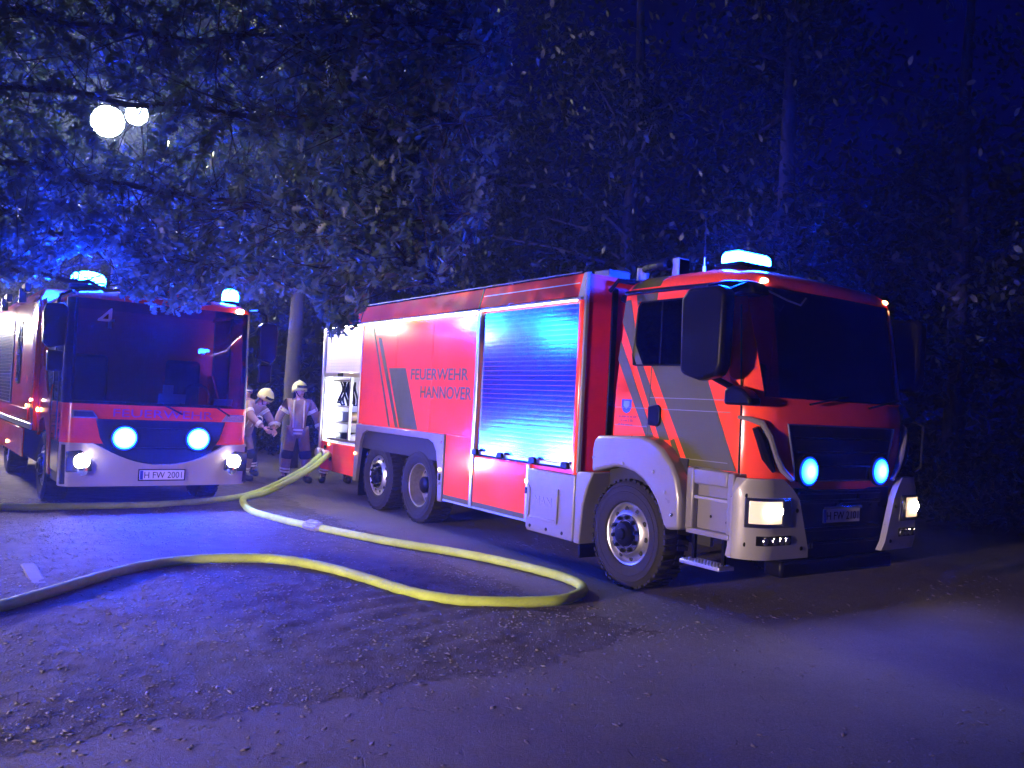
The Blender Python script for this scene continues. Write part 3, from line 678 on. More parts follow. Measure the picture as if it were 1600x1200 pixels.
# front bumper corners
def bx(y, z):   # bumper front surface
    d = y; x = 1.575 - .02 * max(0, (1.25 - y)) ** 2; rc = .24
    if d < rc: x -= rc - math.sqrt(max(0, rc * rc - (rc - max(d, 0)) ** 2))
    return x
def bumper(s):
    f = (lambda y: y) if s == 0 else (lambda y: W - y)
    A = []; B = []
    for z in np.linspace(.535, 1.20, 9):
        zi = (z - .535) / .665
        yin = .715 - .17 * min(1, zi / .80) - (.16 * (zi - .8) / .2 if zi > .8 else 0); dy = 0.0 if zi < .85 else .05 * (zi - .85) / .15
        yy = [dy + .24 * (1 - math.cos(a)) for a in np.linspace(0.02, PI / 2, 9)]; yy = [y for y in yy if y < yin] + list(np.linspace(.25, yin, 6))
        inset = .03 * max(0, zi - .8) * 5 + (.02 if zi < .06 else 0)
        r1 = [(1.315 + .0, f(dy), z), (1.33, f(dy), z)] + [(bx(y, z) - inset, f(y), z) for y in yy]
        r2 = [(1.315, f(dy + .05), z), (1.33, f(dy + .05), z)] + [(bx(y, z) - .06 - inset, f(min(y + .045, yin)), z) for y in yy]
        A.append(r1); B.append(r2)
    return MB().slab(A, B)
for s in (0, 1):
    f = (lambda y: y) if s == 0 else (lambda y: W - y)
    bu = bumper(s).build('bumper_corner', GREYM, tk, .012)
    def bpatch(z0, z1, ya, yb, off, name, m, par, back=.01, ny=9):
        A = []; B = []
        for z in np.linspace(z0, z1, 4):
            a = ya if not callable(ya) else ya(z); b = yb if not callable(yb) else yb(z)
            A.append([(bx(y, z) + off, f(y), z) for y in np.linspace(a, b, ny)]); B.append([(bx(y, z) - back, f(y), z) for y in np.linspace(a, b, ny)])
        return MB().slab(A, B).build(name, m, par, .004)
    hl = bpatch(.80, 1.045, .035, lerp(.8, .47, 1.045, .44), .006, 'headlight', CHROME, tk)
    bpatch(.835, 1.02, .05, .33 if s == 0 else .36, .014, 'headlight_lens', HEADT2, hl, -.006)
    for y, rr2 in ((.21, .052), (.29, .036)):
        MB().lathe([(0, .016), (rr2 * .7, .012), (rr2, 0), (0, -.002)], (bx(y, .93) + .016, f(y), .935), 0, 18).build('headlight_bulb', HEADT, hl)
    bpatch(.815, 1.03, .345 if s == 0 else .375, .43, .012, 'indicator_lens', CHROME, hl, -.008)
    bpatch(.655, .735, .10, .47, .004, 'fog_light_slot', BLACK, bu)
    for y in (.17, .27, .35, .42): MB().lathe([(0, .012), (.03, .01), (.034, 0), (0, 0)], (bx(y, .695) + .002, f(y), .695), 0, 12).build('fog_light', CHROME, bu)
    for y, z in ((.04, .66), (.04, 1.06), (.60, .62), (.53, .94)): MB().lathe([(0, .006), (.017, .004), (.019, 0)], (bx(y, z), f(y), z), 0, 10).build('screw', BLACK, bu)
# lower grille between the bumper corners
lg = MB().box(1.30, 1.46, .50, 2.0, .50, 1.115).build('lower_grille', BLACK, tk)
for z in (.62, .74, .98, 1.06): MB().box(1.462, 1.485, .66, 1.84, z, z + .03).build('grille_slat', BLACK, lg, .005)
MB().box(1.30, 1.50, .45, 2.05, .36, .50).build('underrun_bar', BLACK, tk, .03)
cabpatch(1.10, 1.178, .56, 1.94, .014, .04, 3, 12).build('red_front_strip', RED, tk)
np_ = MB().box(1.487, 1.495, .985, 1.515, .81, .93).build('number_plate', PLATE, tk, .003)
text('plate_text', 'H FW 2101', LETTER, np_, 1.03, 1.49, .835, .905, 1.4955, .002, '+x')
MB().box(1.4955, 1.497, .988, 1.022, .813, .927).build('plate_band', BLUEP, np_)
MB().box(1.486, 1.51, .98, 1.52, .935, .955).build('plate_lamp_bar', CHROME, np_, .004)
for y in (.78, .82): MB().box(1.50, 1.506, y, y + .02, .60, .645).build('tow_pin', CHROME, tk)
MB().tube([(1.46, 2.40, 1.25), (1.52, 2.43, 1.30), (1.53, 2.43, 1.70), (1.46, 2.38, 1.74)], .012, 8).build('grab_rail', BLACKG, tk)
# mirrors
mi = MB().prism([(.88, 2.06), (.86, 2.70), (.95, 2.78), (1.30, 2.78), (1.36, 2.72), (1.35, 2.12), (1.30, 2.03), (1.10, 1.99), (.94, 2.03)], -.245, -.10, 1).build('wing_mirror', BLACK, tk, .035, seg=3)
mi.rotation_euler = (0, 0, 0)
for p_ in ([(1.05, -.12, 2.79), (1.12, .04, 2.84), (1.2, .14, 2.84)], [(1.30, -.12, 2.74), (1.30, .03, 2.80), (1.27, .15, 2.82)], [(1.15, -.12, 2.03), (1.22, .05, 1.95), (1.25, .13, 1.92)]): MB().tube(p_, .028, 8).build('mirror_arm', BLACK, mi)
MB().prism([(1.20, 1.80), (1.20, 1.93), (1.28, 1.965), (1.40, 1.93), (1.48, 1.86), (1.49, 1.80)], -.03, .12, 1).build('mirror_foot', BLACK, tk, .025, seg=3)
MB().prism([(1.12, 2.74), (1.12, 2.86), (1.30, 2.86), (1.36, 2.80), (1.38, 2.74)], .09, .3, 1).build('mirror_head_bracket', BLACK, tk, .02)
mi2 = MB().prism([(.88, 2.06), (.86, 2.70), (.95, 2.78), (1.30, 2.78), (1.36, 2.72), (1.35, 2.12), (1.30, 2.03)], W + .10, W + .245, 1).build('wing_mirror', BLACK, tk, .035)
MB().tube([(1.2, W + .12, 2.79), (1.2, W - .14, 2.84)], .03, 8).build('mirror_arm', BLACK, mi2)
MB().tube([(1.34, .30, 2.79), (1.40, .5, 2.72), (1.44, .62, 2.69), (1.43, .70, 2.76)], .008, 6).build('kerb_mirror_arm', ALUT, tk)
MB().tube([(fx(wl1(z), z) + .008, wl1(z), z) for z in np.linspace(1.9, 2.83, 8)], .012, 6).build('windscreen_trim', ALUT, tk)
# wipers, interior
for y in (.75, 1.6): MB().tube([(fx(y, 1.85) + .03, y, 1.84), (fx(y + .5, 1.93) + .02, y + .55, 1.93)], .01, 6).build('wiper', BLACK, tk)
MB().box(.95, 1.25, .2, W - .2, 1.45, 1.88).build('dashboard', BLACK, tk, .05)
for y in (.55, 1.75):
    se = MB().box(-.1, .4, y - .25, y + .25, 1.4, 1.6).build('seat', SEAT, tk, .05); MB().box(-.16, .0, y - .25, y + .25, 1.6, 2.3).build('seat_back', SEAT, se, .06)
MB().lathe([(.2, 0), (.22, .015), (.2, .03), (.18, .015)], (.8, 1.8, 1.85), 0, 20, closed=True).build('steering_wheel', BLACK, tk)
# roof lights
def lightbar(y0, y1, lit, x=.85):
    b_ = MB().box(x - .16, x + .16, y0 - .03, y1 + .03, 3.05, 3.09).build('light_bar', BLACK, tk, .015)
    MB().prism([(x - .12, 3.092), (x - .11, 3.17), (x - .07, 3.20), (x + .07, 3.20), (x + .11, 3.17), (x + .12, 3.092)], y0, y1, 1).build('light_bar_lens', LENS_B if lit else LENS_B2, b_, .03, seg=3)
lightbar(.36, .80, True)
for y in (.36, 2.14): MB().ball((fx(y, 2.90) + .004, y, 2.89), (.015, .05, .022), 10, 6).build('roof_marker', WARM if y < 1 else AMBER, tk)
an = MB().lathe([(0, 0), (.03, 0), (.02, .03), (.016, .11), (.006, .12), (.006, .2)], (.2, .72, 3.06), 2, 10).build('aerial', PLATE, tk)
MB().tube([(.2, .72, 3.25), (.19, .72, 3.75)], .004, 6).build('aerial_rod', BLACK, an)
for i in range(5): MB().tube([(.3 + .02 * i, 1.3 + .16 * i, 3.06), (.3 + .02 * i, 1.3 + .16 * i, 3.12)], .02, 8).build('roof_stud', CHROME, tk)
# ---- wheels
def wheel(kind, loc, parent, flip=False, R=.524, wid=.33):
    wh = bpy.data.objects.new('wheel', None); C.objects.link(wh); wh.parent = parent; wh.location = loc
    if flip: wh.rotation_euler = (0, 0, PI)
    mb = MB().lathe([(.30, .03), (.315, .012), (.36, .0), (.44, -.004), (.49, .016), (R - .012, .045), (R - .006, wid * .5), (R - .012, wid - .045), (.49, wid - .016), (.44, wid), (.30, wid - .03)], (0, 0, 0), 1, 48)
    n = 44
    for i in range(n):
        a = 2 * PI * i / n + (.03 if i % 2 else 0); ca, sa = math.cos(a), math.sin(a); w2 = .022
        for ya, yb in ((.014, wid * .46), (wid * .54, wid - .014)):
            vs = []
            sk = .018 if ya < .1 else -.018
            for r, ww in ((R - .022, w2), (R, w2 * .85)):
                for y, sg in ((ya, 0), (yb, sk)):
                    for d in (-ww + sg, ww + sg): vs.append((r * ca - d * sa, y, r * sa + d * ca))
            mb.add(vs, [(0, 1, 3, 2), (4, 6, 7, 5), (0, 4, 5, 1), (2, 3, 7, 6), (0, 2, 6, 4), (1, 5, 7, 3)])
    for r in (.40, .455): mb.lathe([(r - .006, .0), (r, -.006), (r + .006, .0)], (0, 0, 0), 1, 48)
    mb.build('tyre', RUB, wh)
    RIM = STEEL if kind == 'front' else mat('painted_rim', (.22, .21, .2), .5, metal=.5, dirt=.6, scale=12)
    if kind == 'front':
        MB().lathe([(.302, .034), (.296, .024), (.285, .03), (.275, .075), (.262, .085), (.235, .05), (.20, .012), (.185, .008), (.12, .008), (.12, .03), (0, .03)], (0, 0, 0), 1, 40).build('rim', RIM, wh)
        MB().lathe([(.192, .004), (.188, -.004), (.13, -.004), (.126, .004)], (0, 0, 0), 1, 40).build('nut_ring', CHROME, wh)
        hub = MB().lathe([(.122, .004), (.118, -.03), (.10, -.05), (.06, -.055), (.05, -.075), (0, -.078)], (0, 0, 0), 1, 28).build('hub', BLACK, wh)
        nr = .16; ny_ = -.004; hr = .238; hy = .055
    else:
        MB().lathe([(.302, .034), (.296, .022), (.285, .03), (.278, .07), (.268, .12), (.262, .20), (.235, .215), (.19, .20), (.15, .20), (.15, .24), (0, .24)], (0, 0, 0), 1, 40).build('rim', RIM, wh)
        hub = MB().lathe([(.12, .20), (.115, .10), (.095, .085), (0, .08)], (0, 0, 0), 1, 24).build('hub', BLACK, wh)
        nr = .165; ny_ = .2; hr = .225; hy = .208
    nm = None
    for i in range(10):
        a = 2 * PI * i / 10 + .2
        if nm is None:
            nm = MB().lathe([(.022, 0), (.022, -.012), (.017, -.03), (.0, -.034)], (0, 0, 0), 1, 8).build('wheel_nut', BLACK if kind == 'front' else RIM, wh); o = nm
            hm = MB().lathe([(0, -.003), (.022, -.003), (.026, .004)], (0, 0, 0), 1, 10).build('rim_hole', DARK, wh); h2 = hm
        else: o = dup(nm, wh); h2 = dup(hm, wh)
        o.location = (nr * math.cos(a), ny_, nr * math.sin(a)); h2.location = (hr * math.cos(a + .31), hy - (.012 if kind == 'front' else .002), hr * math.sin(a + .31))
    return wh
w1 = wheel('front', (0, .03, .524), tk); w2 = wheel('rear', (-4.287, .02, .524), tk); w3 = wheel('front', (-5.618, .03, .524), tk)
for w_, x in ((w1, 0), (w2, -4.287), (w3, -5.618)):
    c = duptree(w_, tk); c.location = (x, W - .03, .524); c.rotation_euler = (0, 0, PI)

# ------------------------------------------------------------------ second fire engine
EX, EY, EYAW = -4.6637, 11.4015, -0.931816
en = thing('fire_engine', 'red fire engine with tall windscreen facing the camera and a 4 on its glass', 'fire truck', (EX, EY, 0), EYAW, 'fire engines with blue lights on')
def el(x, y, z):
    c, s = math.cos(EYAW), math.sin(EYAW); return (EX + x * c - y * s, EY + x * s + y * c, z)
EH = 1.19
def ef(y, z):   # front surface of the cab
    t = y / EH; d = EH - abs(y); rc = .17
    x = -.055 * t * t - max(0, z - 1.43) * .045 - max(0, 1.3 - z) * -.03
    if d < rc: x -= rc - math.sqrt(max(0, rc * rc - (rc - max(d, 0)) ** 2))
    return x
def eys(): 
    c = [.17 * (1 - math.cos(a)) for a in np.linspace(0, PI / 2, 7)]; return [-EH + q for q in c] + list(np.linspace(-EH + .17, EH - .17, 9))[1:-1] + [EH - q for q in c[::-1]]
def epatch(za, zb, ya, yb, off, back, nz=6, ny=16):
    ya = ya if callable(ya) else (lambda z, v=ya: v); yb = yb if callable(yb) else (lambda z, v=yb: v)
    A = []; B = []
    for z in np.linspace(za, zb, nz):
        yy = np.linspace(ya(z), yb(z), ny); A.append([(ef(y, z) + off, y, z) for y in yy]); B.append([(ef(y, z) - back, y, z) for y in yy])
    return MB().slab(A, B)
def eshell(zs, xr, name, m, capb=True, capt=True, inset=None):
    rr = []
    for z in zs:
        i = inset(z) if inset else 0
        rr.append([(xr, EH - i, z), (xr, -EH + i, z)] + [(ef(y, z) - i, y * (EH - i) / EH, z) for y in eys()])
    return loft(rr, capb, capt).build(name, m, en)
eshell([.92, 1.15, 1.43], -1.05, 'cab_front', RED)
eshell([2.79, 2.84, 2.90, 2.93], -1.9, 'cab_roof', RED, inset=lambda z: 0 if z < 2.8 else (z - 2.79) ** 2 * 8)
for s in (-1, 1):
    rows_a = []; rows_b = []
    for z in np.linspace(1.43, 2.79, 6):
        yy = [s * (EH - q) for q in (0.0005, .02, .05, .075)]
        A_ = [(-.30, s * EH, z)] + [(ef(y, z), y, z) for y in yy]; rows_a.append(A_); rows_b.append([(p[0] - .04, p[1] - s * .04, z) for p in A_])
    MB().slab(rows_a, rows_b).build('cab_pillar', BLACK, en)
epatch(1.435, 2.785, -1.12, 1.12, .003, .006).build('windscreen', GLASS, en)
for y in (-1.19, 1.16):
    dr = MB().prism([(-.28, .52), (-.28, 1.30), (-.95, 1.30), (-.95, .9), (-.85, .52)], y, y + .03, 1).build('cab_door', BLACKG, en, .01)
    MB().prism([(-.29, 1.32), (-.32, 2.75), (-1.75, 2.75), (-1.7, 1.9), (-1.15, 1.32)], y + .005, y + .02, 1).build('door_window', GLASSD, dr)
    MB().box(-1.0, -.96, y - .004, y + .034, 1.3, 2.78).build('door_frame', BLACK, dr)
    MB().prism([(-.96, 1.66), (-1.15, 1.34), (-.97, .98), (-.90, .44), (-1.06, .44), (-1.22, .95), (-1.55, 1.18), (-1.9, 1.15), (-2.05, .9), (-2.2, .9), (-2.2, 1.9), (-1.75, 1.9), (-1.3, 1.45)], y - .012, y + .03, 1).build('wheel_arch_panel', RED, en, .01)
    MB().tube([(-.31, y + (-.03 if y < 0 else .06), .95), (-.33, y + (-.03 if y < 0 else .06), 1.9), (-.34, y + (-.01 if y < 0 else .03), 2.0)], .014, 8).build('grab_rail', CHROME, en)
    MB().box(-1.9, -1.0, y + .001, y + .029, 2.76, 2.79).build('roof_edge', RED, en)
MB().box(-2.2, -1.92, -1.2, 1.2, .95, 2.9).build('cab_rear', RED, en)
# crew-box body
MB().prism([(-1.25, .95), (-1.25, 2.9), (-1.19, 3.06), (1.19, 3.06), (1.25, 2.9), (1.25, .95)], -7.9, -2.22, 0).build('body', RED, en, .02)
MB().box(-7.8, -.4, -1.1, 1.1, .45, .94).build('chassis', DARK, en)
for y, s in ((-1.252, -1), (1.252, 1)):
    a_, b_ = (y - .016, y) if s < 0 else (y, y + .016)
    MB().box(-2.6, -2.23, a_, b_, 1.28, 2.86).build('crew_door_edge', RED, en)
    fr = MB().box(-4.35, -3.95, a_, b_, 1.62, 2.66).build('crew_window', BLACK, en, .01)
    MB().box(-4.31, -3.99, a_ - .003 if s < 0 else b_, a_ if s < 0 else b_ + .003, 1.66, 2.62).build('window_pane', GLASSD, fr)
    root = MB().box(-7.6, -4.95, a_, b_, 1.28, 2.74).build('roller_shutter', GREYD, en)
    hh = 1.42 / 24
    s0 = MB().prism([(0, hh * .02), (-.0008, hh * .5), (0, hh * .95), (.008, hh * .95), (.008, hh * .02)], -7.55, -5.0, 0).build('slat', ALU, root, smooth=False)
    if s > 0: s0.rotation_euler = (0, 0, PI); 
    for i in range(24):
        o = s0 if i == 0 else dup(s0, root)
        o.location = ((0, a_ - .004, 1.3 + i * hh) if s < 0 else (-12.55, b_ + .004, 1.3 + i * hh))
    MB().box(-7.8, -2.25, a_ - .01 if s < 0 else a_, b_ if s < 0 else b_ + .01, .96, 1.05).build('side_rail', ALUT, en, .01)
    MB().box(-7.8, -3.0, a_, b_, .50, .94).build('lower_locker', RED, en, .01)
    MB().box(-4.85, -2.7, a_, b_, 1.08, 1.25).build('lower_flap', RED, en, .008)
MB().box(-1.16, -.5, -.0, .0001, 2.9, 2.9001) if False else None
for x, z in ((-2.75, 1.30), (-4.9, .62)): MB().ball((x, -1.28, z), (.03, .015, .03), 8, 5).build('side_marker', AMBER, en)
MB().ball((-2.0, -1.225, 1.27), (.035, .02, .035), 8, 5).build('side_marker', AMBER, en)
MB().ball((-2.32, -1.285, 1.40), (.02, .012, .02), 8, 5).build('side_marker', WARM, en)
for y, s in ((1.30, 1), (-1.30, -1)):
    for x in (-3.4, -5.8):
        MB().box(x - .03, x + .03, y - .1, y + .0, 2.9, 3.12).build('floodlight_bracket', BLACK, en)
        fl = MB().box(x - .2, x + .2, y - .045, y + .04, 3.06, 3.2).build('side_floodlight', BLACK, en, .01)
        if s > 0: MB().box(x - .17, x + .17, y + .041, y + .048, 3.075, 3.185).build('floodlight_lens', SIDEF, fl)
# red front band, grille, bumper
gz0 = [(-.82, 1.24), (.84, 1.24), (.77, 1.0), (.66, .82), (.45, .70), (.1, .65), (-.2, .655), (-.5, .72), (-.68, .85), (-.76, 1.0)]
gm = MB().prism([(y, z) for y, z in gz0], -.03, .012, 0); gpan = gm.build('grille_panel', BLACKG, en, .006)
for z in (.86, 1.12): epatch(z, z + .014, -.62, .62, .03, -.01, 2, 10).build('grille_bar', BLACK, gpan)
def ebf(y): return .07 - .06 * (y / 1.19) ** 2 - (.14 - math.sqrt(max(0, .14 ** 2 - (.14 - (1.19 - abs(y))) ** 2)) if 1.19 - abs(y) < .14 else 0)
A = []; B = []
yy = [-1.19 + .14 * (1 - math.cos(a)) for a in np.linspace(0.05, PI / 2, 6)] + list(np.linspace(-1.05, 1.05, 21))[1:-1] + [1.19 - .14 * (1 - math.cos(a)) for a in np.linspace(PI / 2, 0.05, 6)]
def btop(y):
    a = abs(y - .02); return .655 + .27 * min(1, max(0, (a - .12) / .72)) ** 1.7
for t in np.linspace(0, 1, 6):
    A.append([(ebf(y) - .02 * (1 - t), y, .37 + (btop(y) - .37) * t) for y in yy]); B.append([(ebf(y) - .12, y, .37 + (btop(y) - .37) * t) for y in yy])
ebm = MB().slab(A, B).build('bumper', GREYE, en)
MB().box(-.8, -.03, -1.185, 1.185, .40, .9).build('bumper_backing', DARK, en)
for s in (-1, 1):
    hs_ = MB().prism([(s * 1.14, .56), (s * 1.15, .82), (s * .98, .84), (s * .86, .72), (s * .84, .57)], .02, .075, 0).build('headlight', BLACKG, en, .012)
    MB().lathe([(0, .012), (.085, .008), (.095, 0), (0, -.002)], (.078, s * .965, .70), 0, 20).build('headlight_lens', HEADE, hs_)
    MB().lathe([(0, .012), (.05, .008), (.06, 0), (0, -.002)], (.078, s * .95, .575), 0, 16).build('headlight_lens', CHROME, hs_)
    fl = MB().lathe([(0, -.01), (.175, -.01), (.18, .008), (.165, .014), (0, .014)], (.02, s * .47, 1.0), 0, 20).build('blue_flasher', BLACK, en)
    MB().lathe([(0, .026), (.06, .024), (.12, .014), (.165, 0), (.165, -.012), (0, -.012)], (.042, s * .47, 1.0), 0, 18).build('flasher_lens', LENS_G, fl)
    ti = MB().prism([(s * 1.10, 1.245), (s * 1.10, 1.345), (s * .86, 1.345), (s * .79, 1.245)], -.06, .004, 0).build('indicator', GREYD, en, .008)
    MB().prism([(s * 1.08, 1.262), (s * 1.08, 1.33), (s * .87, 1.33), (s * .82, 1.262)], .005, .010, 0).build('indicator_lens', CHROME, ti)
text('lettering', 'FEUERWEHR', mat('blue_grey_film', (.30, .03, .16), .4), en, -.62, .66, 1.272, 1.375, .012, .003, '+x')
pl = MB().box(.072, .082, -.27, .30, .455, .58).build('number_plate', PLATE, en, .003)
MB().box(.071, .078, -.285, .315, .44, .595).build('plate_frame', BLACK, pl)
text('plate_text', 'H FW 2001', LETTER, pl, -.21, .27, .475, .56, .0822, .002, '+x')
MB().box(.0822, .084, -.266, -.226, .459, .576).build('plate_band', BLUEP, pl)
text('window_number', '4', mat('pale_film', (.42, .42, .45), .6), en, -.86, -.66, 2.42, 2.68, ef(-.76, 2.55) + .004, .003, '+x')
# wipers
for y0_, y1_ in ((.02, .24), (.70, .88)): MB().tube([(ef(y0_, 1.5) + .03, y0_ - .5, 1.47), (.035, y0_, 1.44), (.045, y1_, 1.33)], .013, 6).build('wiper', BLACK, en)
# papers and dashboard behind glass, seats
MB().box(-.65, -.09, -1.1, 1.1, 1.2, 1.46).build('dashboard', BLACK, en, .04)
for y0_, y1_, z1_ in ((-.03, .33, 1.60), (.02, .16, 1.72), (.72, .98, 1.56)):
    MB().add([(-.20, y0_, 1.465), (-.20, y1_, 1.465), (-.16, y1_, z1_), (-.16, y0_, z1_), (-.205, y0_, 1.465), (-.205, y1_, 1.465), (-.165, y1_, z1_), (-.165, y0_, z1_)], [(0, 1, 2, 3), (7, 6, 5, 4), (0, 4, 5, 1), (1, 5, 6, 2), (2, 6, 7, 3), (3, 7, 4, 0)]).build('windscreen_card', PAPER, en, smooth=False)
for y in (-.7, .6):
    se = MB().box(-1.35, -.85, y - .25, y + .25, 1.0, 1.3).build('seat', SEAT, en, .05); MB().box(-1.45, -1.3, y - .25, y + .25, 1.3, 2.1).build('seat_back', SEAT, se, .06)
MB().lathe([(.2, 0), (.22, .015), (.2, .03), (.18, .015)], (-.7, .62, 1.55), 0, 20, closed=True).build('steering_wheel', BLACK, en)
# roof beacons
for y, r in ((-.93, .21), (.95, .115)):
    b_ = MB().lathe([(r + .03, 0), (r + .02, .05), (0, .05)], (-.45, y, 2.93), 2, 20).build('roof_beacon', BLACK, en)
    MB().lathe([(r, 0), (r, .09), (r * .85, .15), (r * .4, .18), (0, .185)], (-.45, y, 2.981), 2, 20).build('beacon_lens', LENS_B, b_)
MB().box(-.6, -.3, -.6, .5, 2.935, 3.02).build('roof_fairing', RED, en, .03)
for y in (.98,): MB().ball((ef(y, 2.82) + .03, y, 2.815), (.02, .06, .035), 10, 6).build('roof_marker', WARM, en)
# mirrors
for s in (-1, 1):
    mb = MB().prism([(s * 1.24, 2.15), (s * 1.22, 2.62), (s * 1.28, 2.68), (s * 1.47, 2.66), (s * 1.5, 2.55), (s * 1.49, 2.18), (s * 1.42, 2.10)], -.02, .10, 0)
    mm = mb.build('wing_mirror', BLACK, en, .02)
    MB().tube([(-.1, s * 1.15, 2.84), (.05, s * 1.2, 2.84), (.05, s * 1.32, 2.78), (.04, s * 1.34, 2.66)], .02, 8).build('mirror_arm', BLACK, mm)
    MB().box(.0, .09, s * 1.25 if s > 0 else -1.43, 1.43 if s > 0 else -1.25, 1.82, 2.08).build('wide_angle_mirror', BLACK, mm, .02)
for x in (-1.58, -5.6):
    for s in (-1, 1):
        c = duptree(w1, en); c.location = (x, s * 1.19, .50); c.rotation_euler = (0, 0, 0 if s < 0 else PI); c.scale = (.955, .9, .955)

# ------------------------------------------------------------------ hoses
HOSE = bpy.data.materials.new('yellow_hose_fabric'); HOSE.use_nodes = True
nt = HOSE.node_tree; b = nt.nodes['Principled BSDF']; b.inputs['Roughness'].default_value = .62
b.inputs['Specular IOR Level'].default_value = .2
tcn = nt.nodes.new('ShaderNodeTexCoord'); nz = nt.nodes.new('ShaderNodeTexNoise'); nz.inputs['Scale'].default_value = 3; nz.inputs['Detail'].default_value = 8; nz.inputs['Roughness'].default_value = .7
rp = nt.nodes.new('ShaderNodeValToRGB'); rp.color_ramp.elements[0].position = .33; rp.color_ramp.elements[0].color = (.30, .40, .06, 1); rp.color_ramp.elements[1].position = .62; rp.color_ramp.elements[1].color = (.46, .60, .10, 1)
nt.links.new(tcn.outputs['Object'], nz.inputs['Vector']); nt.links.new(nz.outputs[0], rp.inputs[0]); nt.links.new(rp.outputs[0], b.inputs['Base Color'])
wv = nt.nodes.new('ShaderNodeTexNoise'); wv.inputs['Scale'].default_value = 240; bpn = nt.nodes.new('ShaderNodeBump'); bpn.inputs['Strength'].default_value = .35; bpn.inputs['Distance'].default_value = .004
nt.links.new(tcn.outputs['Object'], wv.inputs['Vector']); nt.links.new(wv.outputs[0], bpn.inputs['Height']); nt.links.new(bpn.outputs[0], b.inputs['Normal'])
def spline(P, n):
    P = [Vector(p) for p in P]; out = []
    for i in range(len(P) - 1):
        p0, p1, p2, p3 = P[max(i - 1, 0)], P[i], P[i + 1], P[min(i + 2, len(P) - 1)]
        for k in range(n):
            t = k / n; out.append(.5 * ((2 * p1) + (p2 - p0) * t + (2 * p0 - 5 * p1 + 4 * p2 - p3) * t * t + (3 * p1 - p0 - 3 * p2 + p3) * t ** 3))
    return out + [P[-1]]
RH = .055
def hose(name, label, pts, rad):
    s = spline(pts, 7)
    rs = [rad * (1 + .05 * math.sin(i * 2.3) * math.sin(i * .37)) for i in range(len(s))]
    return tag(MB().tube(s, rs, 14, flat=.9).build(name, HOSE), label, 'hose', 'fire hoses laid across the gravel')
h1p = [(-3.10, 14.52, .70), (-3.17, 14.42, .68), (-3.36, 14.15, .46), (-3.70, 13.92, .23), (-4.02, 13.62, .07), (-4.22, 12.78, RH), (-4.81, 11.85, RH), (-5.81, 11.2, RH), (-6.45, 10.86, RH), (-8.5, 10.0, RH)]
h2p = [(-3.02, 14.40, .68), (-3.06, 14.28, .66), (-3.22, 14.02, .48), (-3.55, 13.80, .25), (-3.88, 13.62, .07), (-4.0, 13.05, RH), (-3.82, 12.40, RH), (-3.45, 11.63, RH), (-2.89, 11.02, RH), (-2.37, 10.58, RH), (-1.81, 10.15, RH), (-1.22, 9.73, RH), (-.61, 9.38, RH), (-.04, 8.96, RH), (.42, 8.5, RH), (.66, 8.16, RH), (.745, 7.86, RH), (.68, 7.55, RH), (.48, 7.28, RH), (.09, 7.13, RH), (-.33, 7.10, RH), (-.73, 7.27, RH), (-1.18, 7.71, RH), (-1.61, 8.10, RH), (-2.05, 8.37, RH), (-2.44, 8.43, RH), (-2.89, 8.26, RH), (-3.21, 7.95, RH), (-3.39, 7.46, RH), (-3.5, 6.85, RH), (-3.58, 6.4, RH), (-3.66, 6.1, RH), (-4.1, 5.2, RH)]
h1 = hose('fire_hose', 'yellow hose running from the tanker outlet along the front of the engine', h1p, .05)
h2 = hose('fire_hose', 'yellow hose with a coupling looping wide over the gravel in the foreground', h2p, .05)
cp = Vector((-2.37, 10.58, RH)); dr_ = Vector((.54, -.43, 0)).normalized()
MB().tube([cp + dr_ * t for t in (-.16, -.12, -.11, -.02, 0, .02, .11, .12, .16)], [.054, .06, .07, .072, .062, .072, .07, .06, .054], 14).build('hose_coupling', GREYD, h2)
for k in range(8):
    a = k * PI / 4; sd = dr_.cross(Vector((0, 0, 1))); o_ = sd * math.cos(a) * .072 + Vector((0, 0, 1)) * math.sin(a) * .072
    MB().tube([cp + o_ - dr_ * .09, cp + o_ + dr_ * .09], .012, 6).build('coupling_lug', GREYD, h2)
# half buried edging stone
pk = MB().box(-.42, .42, -.06, .06, -.08, .022).build('edging_stone', mat('concrete', (.16, .15, .14), .9, dirt=.6, bump=.6), None, .012)
pk.location = (-4.08, 7.42, .005); pk.rotation_euler = (0, .015, -.95); tag(pk, 'half buried pale edging stone beside the curve of the hose', 'edging stone')

